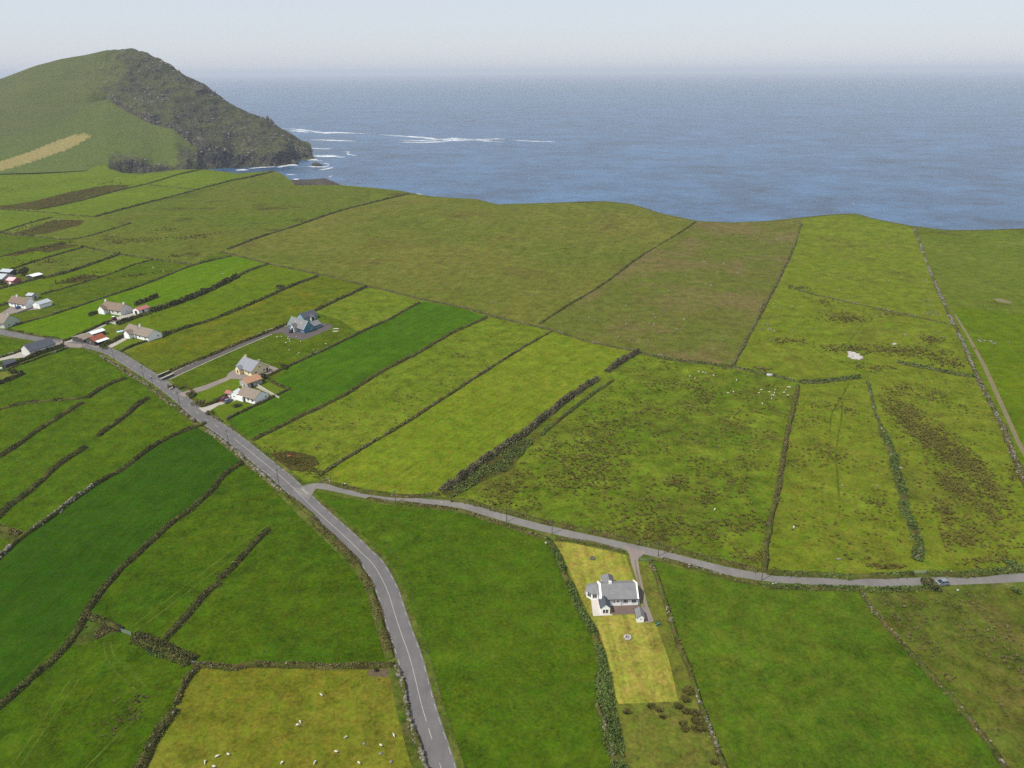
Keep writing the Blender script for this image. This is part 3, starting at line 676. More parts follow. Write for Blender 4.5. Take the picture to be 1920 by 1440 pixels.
# slow drifting lines of spume further out
# ------------------------------------------------------------------ the headland
HC = {  # pixel column: (y, plan distance) of foot, lower edge, edge of the near slope, gully behind it, top of the dark face, middle, ridge
 -420: [(335, 1000), (322, 1060), (285, 1200), (270, 1280), (250, 1360), (230, 1480), (215, 1640)],
 -150: [(332, 1010), (320, 1068), (270, 1270), (250, 1350), (228, 1440), (203, 1560), (180, 1720)],
 0: [(326, 1040), (311, 1112), (255, 1330), (235, 1400), (210, 1480), (180, 1600), (148, 1750)],
 67: [(324, 1050), (308, 1130), (243, 1370), (222, 1440), (195, 1520), (160, 1630), (123, 1765)],
 117: [(322, 1060), (306, 1140), (230, 1420), (212, 1480), (185, 1550), (150, 1650), (110, 1775)],
 160: [(320, 1070), (304, 1152), (205, 1500), (192, 1540), (175, 1575), (143, 1670), (103, 1785)],
 200: [(322, 1120), (304, 1165), (186, 1560), (187, 1585), (174, 1593), (138, 1700), (93.5, 1800)],
 228: [(328, 1160), (300, 1190), (203, 1515), (205, 1550), (191, 1558), (142, 1695), (91.5, 1800)],
 247: [(329, 1175), (300, 1196), (214, 1485), (219, 1532), (203, 1540), (148, 1690), (91, 1800)],
 267: [(329, 1180), (304, 1197), (224, 1455), (230, 1515), (210, 1523), (157, 1685), (96, 1795)],
 287: [(329, 1190), (311, 1202), (233, 1430), (241, 1503), (219, 1511), (165, 1680), (104, 1790)],
 305: [(329, 1195), (313, 1208), (238, 1415), (248, 1497), (225, 1505), (170, 1675), (113, 1785)],
 327: [(329, 1200), (312, 1215), (243, 1400), (258, 1490), (231, 1498), (176, 1670), (127, 1780)],
 350: [(329, 1205), (300, 1230), (262, 1368), (280, 1482), (248, 1490), (188, 1655), (142, 1770)],
 370: [(330, 1215), (310, 1240), (277, 1345), (300, 1480), (260, 1488), (203, 1642), (151, 1765)],
 382: [(333, 1225), (322, 1255), (300, 1330), (314, 1476), (266, 1484), (209, 1640), (157, 1762)],
 397: [(338, 1300), (334, 1360), (328, 1400), (321, 1470), (271, 1478), (215, 1638), (168, 1758)],
 420: [(336, 1380), (332, 1420), (326, 1450), (318, 1478), (281, 1486), (226, 1634), (186, 1750)],
 440: [(334, 1400), (328, 1440), (322, 1465), (316, 1485), (290, 1493), (235, 1630), (198, 1745)],
 465: [(332, 1410), (326, 1450), (320, 1475), (314, 1492), (288, 1500), (243, 1625), (210, 1738)],
 490: [(332, 1420), (324, 1460), (318, 1484), (312.5, 1500), (285, 1508), (251, 1620), (218, 1730)],
 510: [(330, 1430), (322, 1470), (317, 1490), (312, 1506), (285, 1514), (257, 1620), (229, 1722)],
 530: [(328, 1440), (320, 1480), (316, 1500), (310, 1520), (283, 1528), (264, 1620), (242, 1708)],
 538: [(327, 1450), (318, 1490), (314, 1510), (308, 1528), (284, 1538), (266, 1630), (247, 1704)],
 551: [(322, 1500), (310, 1555), (305, 1590), (299, 1622), (282, 1632), (268, 1662), (255, 1698)],
 560: [(320, 1520), (308, 1570), (303, 1600), (298, 1630), (281, 1638), (272, 1665), (262, 1692)],
 575: [(316, 1560), (304, 1590), (300, 1620), (297, 1640), (287, 1648), (282, 1662), (276, 1680)],
 586: [(316, 1580), (304, 1600), (300, 1625), (297, 1643), (294.5, 1650), (293, 1660), (291.5, 1672)],
 596: [(318, 1580), (308, 1600), (304, 1630), (301, 1645), (300, 1655), (299.5, 1665), (299, 1675)],
}
cols = sorted(HC)
def lerp_col(x):
    j = max(0, min(len(cols) - 2, int(np.searchsorted(cols, x)) - 1)); a, b = cols[j], cols[j + 1]; t_ = (x - a) / (b - a)
    return [((1 - t_) * p[0] + t_ * q[0], (1 - t_) * p[1] + t_ * q[1]) for p, q in zip(HC[a], HC[b])]
SUBS = [4, 26, 5, 9, 42, 46]
us = np.concatenate([np.arange(-420, -30, 12.0), np.arange(-30, 596.1, 1.8)])
HV = []; rock = []; straw = []; lush = []
straw_poly = [(0, 303), (60, 283), (123, 257), (157, 250), (172, 255), (150, 268), (127, 280), (60, 303), (0, 321), (-40, 332), (-40, 312)]
def inpoly(poly, x, y):
    r = False
    for i in range(len(poly)):
        x0, y0 = poly[i - 1]; x1, y1 = poly[i]
        if (y0 > y) != (y1 > y) and x < (x1 - x0) * (y - y0) / (y1 - y0) + x0: r = not r
    return r
nrow = sum(SUBS) + 1 + 8
for u in us:
    lv = lerp_col(u); line = []
    for i in range(6):
        for k in range(SUBS[i]):
            t_ = k / SUBS[i]
            (y0, r0), (y1, r1) = lv[i], lv[i + 1]
            if i in (4,):   # concave slope above the face
                tt = t_
                line.append((y0 + (y1 - y0) * tt, r0 + (r1 - r0) * (tt ** 1.15), i + t_))
            elif i == 5:
                line.append((y0 + (y1 - y0) * (1 - (1 - t_) ** 1.25), r0 + (r1 - r0) * t_, i + t_))
            else:
                line.append((y0 + (y1 - y0) * t_, r0 + (r1 - r0) * t_, i + t_))
    line.append((lv[6][0], lv[6][1], 6.0))
    colv = []
    for (y, r_, lev) in line:
        p = at_r(u, y, r_)
        rk = 0.0
        if lev > 2.6:
            edge = 150 + (lev - 4.5) * 12
            rk = max(0.0, min(1.0, (u - edge) / 110 + 0.25 * mn.noise(Vector((p.x / 40, p.y / 40, 3)))))
        if u < 340 and lev > 2.6: rk *= max(0.0, min(1.0, (lev - 2.6) / 1.5 + max(0.0, (u - 215) / 60)))
        if lev <= 2.0 and u > 190:      # cove cliffs and broken ground at the near slope's right end
            rk = max(rk, min(1.0, (1.25 - lev) * 3) if u > 205 else 0, min(1.0, max(0, (u - 322 + (lev - 1) * 0) / 25)) * (1 if lev < 1.7 else .5))
        if lev <= 1.0 and u < 195: rk = 0
        amp = 0.9 + 5.5 * rk
        if lev > 5.97: amp = 0.6 + 4.0 * rk
        q = Vector((p.x / 26, p.y / 26, p.z / 26))
        nz = mn.fractal(q, 0.9, 2.1, 6) - 0.1
        rid = mn.ridged_multi_fractal(Vector((p.x / 55, p.y / 55, p.z / 40)), 0.9, 2.0, 4, 0.9, 2.0) - 1.2
        d = amp * nz + rk * 3.6 * rid + rk * 1.6 * abs(mn.noise(Vector((p.x / 11, p.y / 11, p.z / 18))))
        away = Vector((p.x, p.y, 0)).normalized()
        blend = 0.0 if lev < 0.4 and u < 195 else 1.0
        p = p + Vector((-away.x * d * 0.8, -away.y * d * 0.8, d * 0.6)) * blend
        p.z = max(p.z, -46)
        colv.append(p)
        rock.append(rk); straw.append(1.0 if inpoly(straw_poly, u, y) else 0.0); lush.append(max(0.0, min(1.0, (2.4 - lev) / 1.6)))
    c = colv[-1]; away = Vector((c.x, c.y, 0)).normalized(); top = c.z
    for k in range(1, 9):
        t_ = k / 8
        q = c + away * (430 * t_); q.z = max(-46, top - (top + 46) * (t_ ** 1.4) + 3 * mn.noise(Vector((q.x / 40, q.y / 40, 1))))
        colv.append(q); rock.append(0.3); straw.append(0); lush.append(0)
    HV += [tuple(v) for v in colv]
T = []
for i in range(len(us) - 1):
    for k in range(nrow - 1): T.append((i * nrow + k, (i + 1) * nrow + k, (i + 1) * nrow + k + 1, i * nrow + k + 1))
t = NT('headland slope')
def attr(n_):
    a = t.n('ShaderNodeAttribute'); a.attribute_name = n_; return a.outputs['Fac']
geo = t.n('ShaderNodeNewGeometry'); sep = t.n('ShaderNodeSeparateXYZ'); t.l(geo.outputs['True Normal'], sep.inputs[0])
n1 = t.noise(0.012, 7, 0.65); n2 = t.noise(0.05, 7, 0.72); n3 = t.noise(0.25, 5, 0.7)
gcol = t.mix(t.ramp(n1, 0.35, 0.65), alb((100, 112, 50)), alb((112, 118, 54)))
gcol = t.mix(attr('lush'), gcol, alb((110, 130, 44)))
gcol = t.mix(t.ramp(n2, 0.5, 0.68, 0, 0.45), gcol, alb((94, 92, 52)))
hcol = t.mix(t.ramp(n2, 0.4, 0.62), alb((92, 95, 56)), alb((80, 76, 60)))
hcol = t.mix(t.ramp(n1, 0.45, 0.6, 0, 0.7), hcol, alb((100, 106, 50)))
col = t.mix(t.ramp(t.math('ADD', attr('rock'), t.math('MULTIPLY', t.math('SUBTRACT', n2, 0.5), 1.6)), 0.3, 0.7), gcol, hcol)
col = t.mix(t.math('MULTIPLY', attr('straw'), t.ramp(n3, 0.3, 0.6, 0.7, 1)), col, alb((186, 170, 104)))
rcol = t.mix(t.ramp(n3, 0.42, 0.66), alb((64, 62, 60)), alb((136, 130, 120)))
steep = t.ramp(t.math('ADD', sep.outputs[2], t.math('MULTIPLY', t.math('SUBTRACT', n2, 0.5), -0.9)), 0.36, 0.66, 1, 0)
crag = t.math('MULTIPLY', t.ramp(n3, 0.55, 0.63, 0, 1), t.ramp(t.noise(0.02, 5, 0.7), 0.44, 0.56, 0, 1))
rmask = t.math('MULTIPLY', t.ramp(attr('rock'), 0.05, 0.4), t.math('MAXIMUM', steep, crag))
col = t.mix(rmask, col, rcol)
t.bump(t.math('ADD', n2, t.math('MULTIPLY', n3, 0.5)), 0.5, 4.0)
t.bs.inputs['Specular IOR Level'].default_value = 0.1
M['hill'] = t.done(t.scale(col, t.ramp(n3, 0.3, 0.7, 0.7, 1.3)), 0.95)
me = np_mesh('headland', HV, [T], smooth=True)
for nm, ar in (('rock', rock), ('straw', straw), ('lush', lush)):
    a_ = me.attributes.new(nm, 'FLOAT', 'POINT'); a_.data.foreach_set('value', np.array(ar, np.float32))
tag(link('headland', me, None, [M['hill']]), None, None, None, 'structure')

# boulders and outcrops on the rocky flank: too many to count, one object
ico = bmesh.new(); bmesh.ops.create_icosphere(ico, subdivisions=2, radius=1.0); ICO_V = np.array([v.co[:] for v in ico.verts]); ICO_F = np.array([[v.index for v in f.verts] for f in ico.faces]); ico.free()
ico = bmesh.new(); bmesh.ops.create_icosphere(ico, subdivisions=1, radius=1.0); IC1_V = np.array([v.co[:] for v in ico.verts]); IC1_F = np.array([[v.index for v in f.verts] for f in ico.faces]); ico.free()
def boulder(c, s, seed, hi=True):
    V0 = ICO_V if hi else IC1_V
    out = []
    for v in V0:
        d = 1 + 0.55 * mn.noise(Vector(v) * 1.3 + Vector((seed * 3.7, seed * 1.3, 0)))
        out.append((c[0] + v[0] * d * s[0], c[1] + v[1] * d * s[1], c[2] + v[2] * d * s[2]))
    return np.array(out), (ICO_F if hi else IC1_F)
M['outcrop'] = stony('pale grey outcrop', (112, 108, 102), (176, 170, 160))
HVa = np.array(HV).reshape(len(us), nrow, 3); rka = np.array(rock).reshape(len(us), nrow)
BV = []; BF = []; off = 0
cand = [(i, k) for i in range(len(us)) for k in range(SUBS[0], nrow - 9) if rka[i, k] > 0.35 and us[i] > 160]
for j in range(620):
    i, k = random.choice(cand); p = HVa[i, k]
    dens = mn.noise(Vector((p[0] / 70, p[1] / 70, p[2] / 50)))
    ridge = k > sum(SUBS) - 9 and us[i] > 255
    if dens < 0.0 and not ridge: continue
    s = random.uniform(0.9, 3.0) * (1.4 if ridge else 1)
    v, f = boulder(p + np.array([0, 0, -0.3 * s]), (s * random.uniform(.8, 1.5), s, s * random.uniform(.6, 1.2)), j, False)
    BV.append(v); BF.append(f + off); off += len(v)
tag(link('rock_outcrops', np_mesh('rock_outcrops', np.concatenate(BV), [np.concatenate(BF)]), None, [M['outcrop']]), None, None, None, 'stuff')
def rock_obj(name, parts, label, mat='cliff', cat='rock', group=None):
    BV = []; BF = []; off = 0
    for j, (c, s) in enumerate(parts):
        v, f = boulder(c, s, j + len(label)); BV.append(v); BF.append(f + off); off += len(v)
    return tag(link(name, np_mesh(name, np.concatenate(BV), [np.concatenate(BF)]), None, [M[mat]]), label, cat, group)
def sea_rock(x, y, wpx, hpx):
    b = at_z(x, y, SEA); mpp = math.hypot(b.x, b.y) / F
    w = wpx * mpp / 2; h = hpx * mpp
    return [((b.x, b.y, SEA), (w, w * .7, h)), ((b.x + w * .6, b.y + 2, SEA - .5), (w * .5, w * .6, h * .6)), ((b.x - w * .6, b.y - 1, SEA - .5), (w * .5, w * .4, h * .5))]
rock_obj('sea_rock', sea_rock(551, 308, 15, 8), 'dark sea stack close under the foot of the headland')
rock_obj('sea_rock', sea_rock(594, 310.5, 18, 5), 'low dark skerry ringed with foam off the headland tip')
rock_obj('sea_rock', sea_rock(531, 309.5, 12, 4), 'small dark rock against the cliff foot beside the sea stack')
c = at_r(500, 221, 1728)
rock_obj('rock_pinnacle', [((c.x, c.y, c.z - 3), (4.5, 5, 10)), ((c.x + 8, c.y, c.z - 12), (7, 6, 11)), ((c.x + 17, c.y - 2, c.z - 22), (7, 6, 9))], 'jagged rock pinnacle on the descending ridge of the headland', 'outcrop')
# ------------------------------------------------------------------ banks, stone walls and hedges
M['bank'] = grass('bank grass', (112, 114, 56), (98, 108, 46), 0.12, 1.2, brown=(112, 98, 56), brown_lo=0.5, brown_hi=0.62, brown_scale=0.2)
M['bank_far'] = grass('far bank grass', (102, 106, 56), (114, 114, 64), 0.08, 1.0, brown=(120, 108, 72), brown_lo=0.5, brown_hi=0.62, brown_scale=0.1)
M['bush'] = leafy('dark hedge leaves', [(58, 66, 30), (80, 86, 42), (98, 96, 54), (110, 102, 64), (70, 82, 34)])
M['bush_brown'] = leafy('brown hedge leaves', [(82, 76, 44), (118, 108, 68), (96, 96, 50), (134, 118, 78), (78, 82, 42)])
M['bush_green'] = leafy('green scrub leaves', [(72, 98, 36), (98, 120, 50), (84, 98, 52), (112, 124, 66), (66, 86, 36)])
M['bush_grey'] = leafy('salt burnt hedge leaves', [(96, 88, 66), (122, 114, 88), (92, 96, 60), (142, 132, 106), (78, 78, 52)])
M['stone'] = stony('field stone', (128, 122, 108), (190, 182, 166))
M['stone_dark'] = stony('mossy field stone', (106, 102, 82), (150, 144, 122))
M['rushes'] = leafy('rush tufts', [(92, 96, 36), (106, 102, 42), (120, 106, 50), (98, 106, 38), (130, 112, 58)])

L['coast_right'] = [(1920, 429.2), (1840, 432.2), (1773, 432.2), (1707, 424.2), (1640, 411), (1607, 402), (1573, 402), (1507, 408), (1440, 415), (1373, 418), (1307, 415)]
L['coast_left'] = [(1303, 414.5), (1240, 401.2), (1187, 384.2), (1133, 378.2), (1067, 380.2), (1000, 382.2), (933, 384.2), (893, 374.2), (850, 372.2), (807, 369.2), (780, 364.2), (753, 359.2)]
def ground_line(pts_px, step):
    Q, tot = arc_points(smooth_line([Vector(g2(p)) for p in pts_px], 3), step)
    return Q, tot
BOXV = np.array([(x, y, z) for z in (-.5, .5) for y in (-.5, .5) for x in (-.5, .5)])
BOXF = np.array([(0, 2, 3, 1), (4, 5, 7, 6), (0, 1, 5, 4), (2, 6, 7, 3), (0, 4, 6, 2), (1, 3, 7, 5)])
def rand_rot(n):
    q = rng.normal(size=(n, 4)); q /= np.linalg.norm(q, axis=1)[:, None]; w, x, y, z = q.T
    return np.stack([np.stack([1 - 2 * (y * y + z * z), 2 * (x * y - z * w), 2 * (x * z + y * w)], 1),
                     np.stack([2 * (x * y + z * w), 1 - 2 * (x * x + z * z), 2 * (y * z - x * w)], 1),
                     np.stack([2 * (x * z - y * w), 2 * (y * z + x * w), 1 - 2 * (x * x + y * y)], 1)], 1)
def clumps(name, P, size, mat, parent=None):
    """leaf clumps: little bent leaf sprays at points P"""
    n = len(P)
    if n == 0: return None
    Rm = rand_rot(n); s = (size * rng.uniform(0.6, 1.5, n))[:, None, None]
    base = np.array([(-.5, -.5, 0), (.5, -.42, .12), (.45, .5, 0), (-.4, .45, .15)])[None] * s + rng.normal(0, .12, (n, 4, 3)) * s
    V = np.einsum('nij,nkj->nki', Rm, base) + P[:, None, :]
    return link(name, np_mesh(name, V.reshape(-1, 3), [np.arange(4 * n).reshape(n, 4)]), parent, [mat])
def stones(name, P, size, mat, parent=None):
    n = len(P)
    if n == 0: return None
    Rm = rand_rot(n); s = size * rng.uniform(0.55, 1.45, (n, 1, 3)); s[:, :, 2] *= 0.75
    base = BOXV[None] * s * (1 + rng.normal(0, .13, (n, 8, 1)))
    yaw = rng.uniform(0, 6.28, n); c, sn = np.cos(yaw), np.sin(yaw); tl = rng.normal(0, .2, n)
    V = np.stack([base[:, :, 0] * c[:, None] - base[:, :, 1] * sn[:, None], base[:, :, 0] * sn[:, None] + base[:, :, 1] * c[:, None], base[:, :, 2] + base[:, :, 0] * tl[:, None]], 2) + P[:, None, :]
    F_ = (np.arange(n)[:, None, None] * 8 + BOXF[None]).reshape(-1, 4)
    return link(name, np_mesh(name, V.reshape(-1, 3), [F_]), parent, [mat])
NB = 0
def bank(key, name, label, cat, w, h, leaf=0.0, leaf_size=0.4, leaf_mat='bush', bushy=0.5, stone=0.0, stone_size=0.5, stone_mat='stone', far=False, group=None, over=0.0, gap=-9.0):
    """an overgrown field boundary along the traced line `key`: earth bank, leaf clumps (per metre), stones (per metre)"""
    global NB; NB += 1
    step = 2.2 if far else 0.8
    Q, tot = ground_line(L[key], step)
    ts = [-1.0, -.72, -.3, .3, .72, 1.0]; hs = [-.25, .72, 1.0, 1.0, .72, -.25]
    V = []; T = []; sd_ = NB * 13.7
    dirs = []
    for i, p in enumerate(Q):
        t_ = (Q[min(i + 1, len(Q) - 1)] - Q[max(i - 1, 0)]).normalized(); nrm = Vector((-t_.y, t_.x)); dirs.append((t_, nrm))
        ww = w / 2 * (1 + 0.35 * mn.noise(Vector((i * step / 5, sd_, 0)))); hh = h * (1 + 0.45 * mn.noise(Vector((i * step / 4, sd_, 9))))
        if i in (0, len(Q) - 1): hh *= 0.3
        sh = 0.25 * w * mn.noise(Vector((i * step / 9, sd_, 5)))
        for a, b in zip(ts, hs):
            q = p + nrm * (a * ww + sh)
            V.append((q.x, q.y, gz(q.x, q.y) + (b * hh * (1 + .25 * mn.noise(Vector((q.x * .7, q.y * .7, 2)))) if b > 0 else -0.3)))
    n = 6
    for i in range(len(Q) - 1):
        for k in range(n - 1): T.append((i * n + k, (i + 1) * n + k, (i + 1) * n + k + 1, i * n + k + 1))
    root = link(name, np_mesh(name, V, [T], smooth=True), None, [M['bank_far' if far else 'bank']])
    tag(root, label, cat, group)
    def scatter(cnt, lat, inside_h):
        idx = rng.uniform(0, len(Q) - 1, cnt); out = []
        for f_ in idx:
            i = int(f_); fr = f_ - i
            p = Q[i].lerp(Q[min(i + 1, len(Q) - 1)], fr); t_, nrm = dirs[i]
            sh = 0.25 * w * mn.noise(Vector((f_ * step / 9, sd_, 5)))
            a = max(-1.25, min(1.25, rng.normal(0, lat))); q = p + nrm * (a * w / 2 + sh)
            out.append((q.x, q.y, a, f_ * step))
        return out
    if leaf:
        pts_ = []
        for x, y, a, s in scatter(int(leaf * tot), 0.5 + over, 1):
            up = max(0.15, 0.65 + 0.9 * mn.noise(Vector((s / 3.2, sd_, 7))) + 0.5 * mn.noise(Vector((s / 12, sd_, 17))))
            if bushy < 0.3 and mn.noise(Vector((s / 6, sd_, 27))) < -0.12: continue
            if mn.noise(Vector((s / 5, sd_, 47))) + .4 * mn.noise(Vector((s / 2, a * 2, sd_))) < gap: continue
            top = h * max(0.1, (1 - a * a * 0.55)) + bushy * 1.8 * up * max(0, 1 - a * a * 0.7)
            pts_.append((x, y, gz(x, y) + top * (rng.uniform(0.1, 1.0) ** 0.6)))
        clumps('foliage', np.array(pts_), leaf_size, M[leaf_mat], root)['kind'] = 'stuff'
    if stone:
        pts_ = []
        for x, y, a, s in scatter(int(stone * tot), 0.42, 1):
            if mn.noise(Vector((s / 14, sd_, 37))) < -0.22: continue
            pts_.append((x, y, gz(x, y) + h * max(0.05, 1.0 - abs(a) * 0.75) * rng.uniform(0.7, 1.08)))
        if pts_: stones('stones', np.array(pts_), stone_size, M[stone_mat], root)['kind'] = 'stuff'
    return root

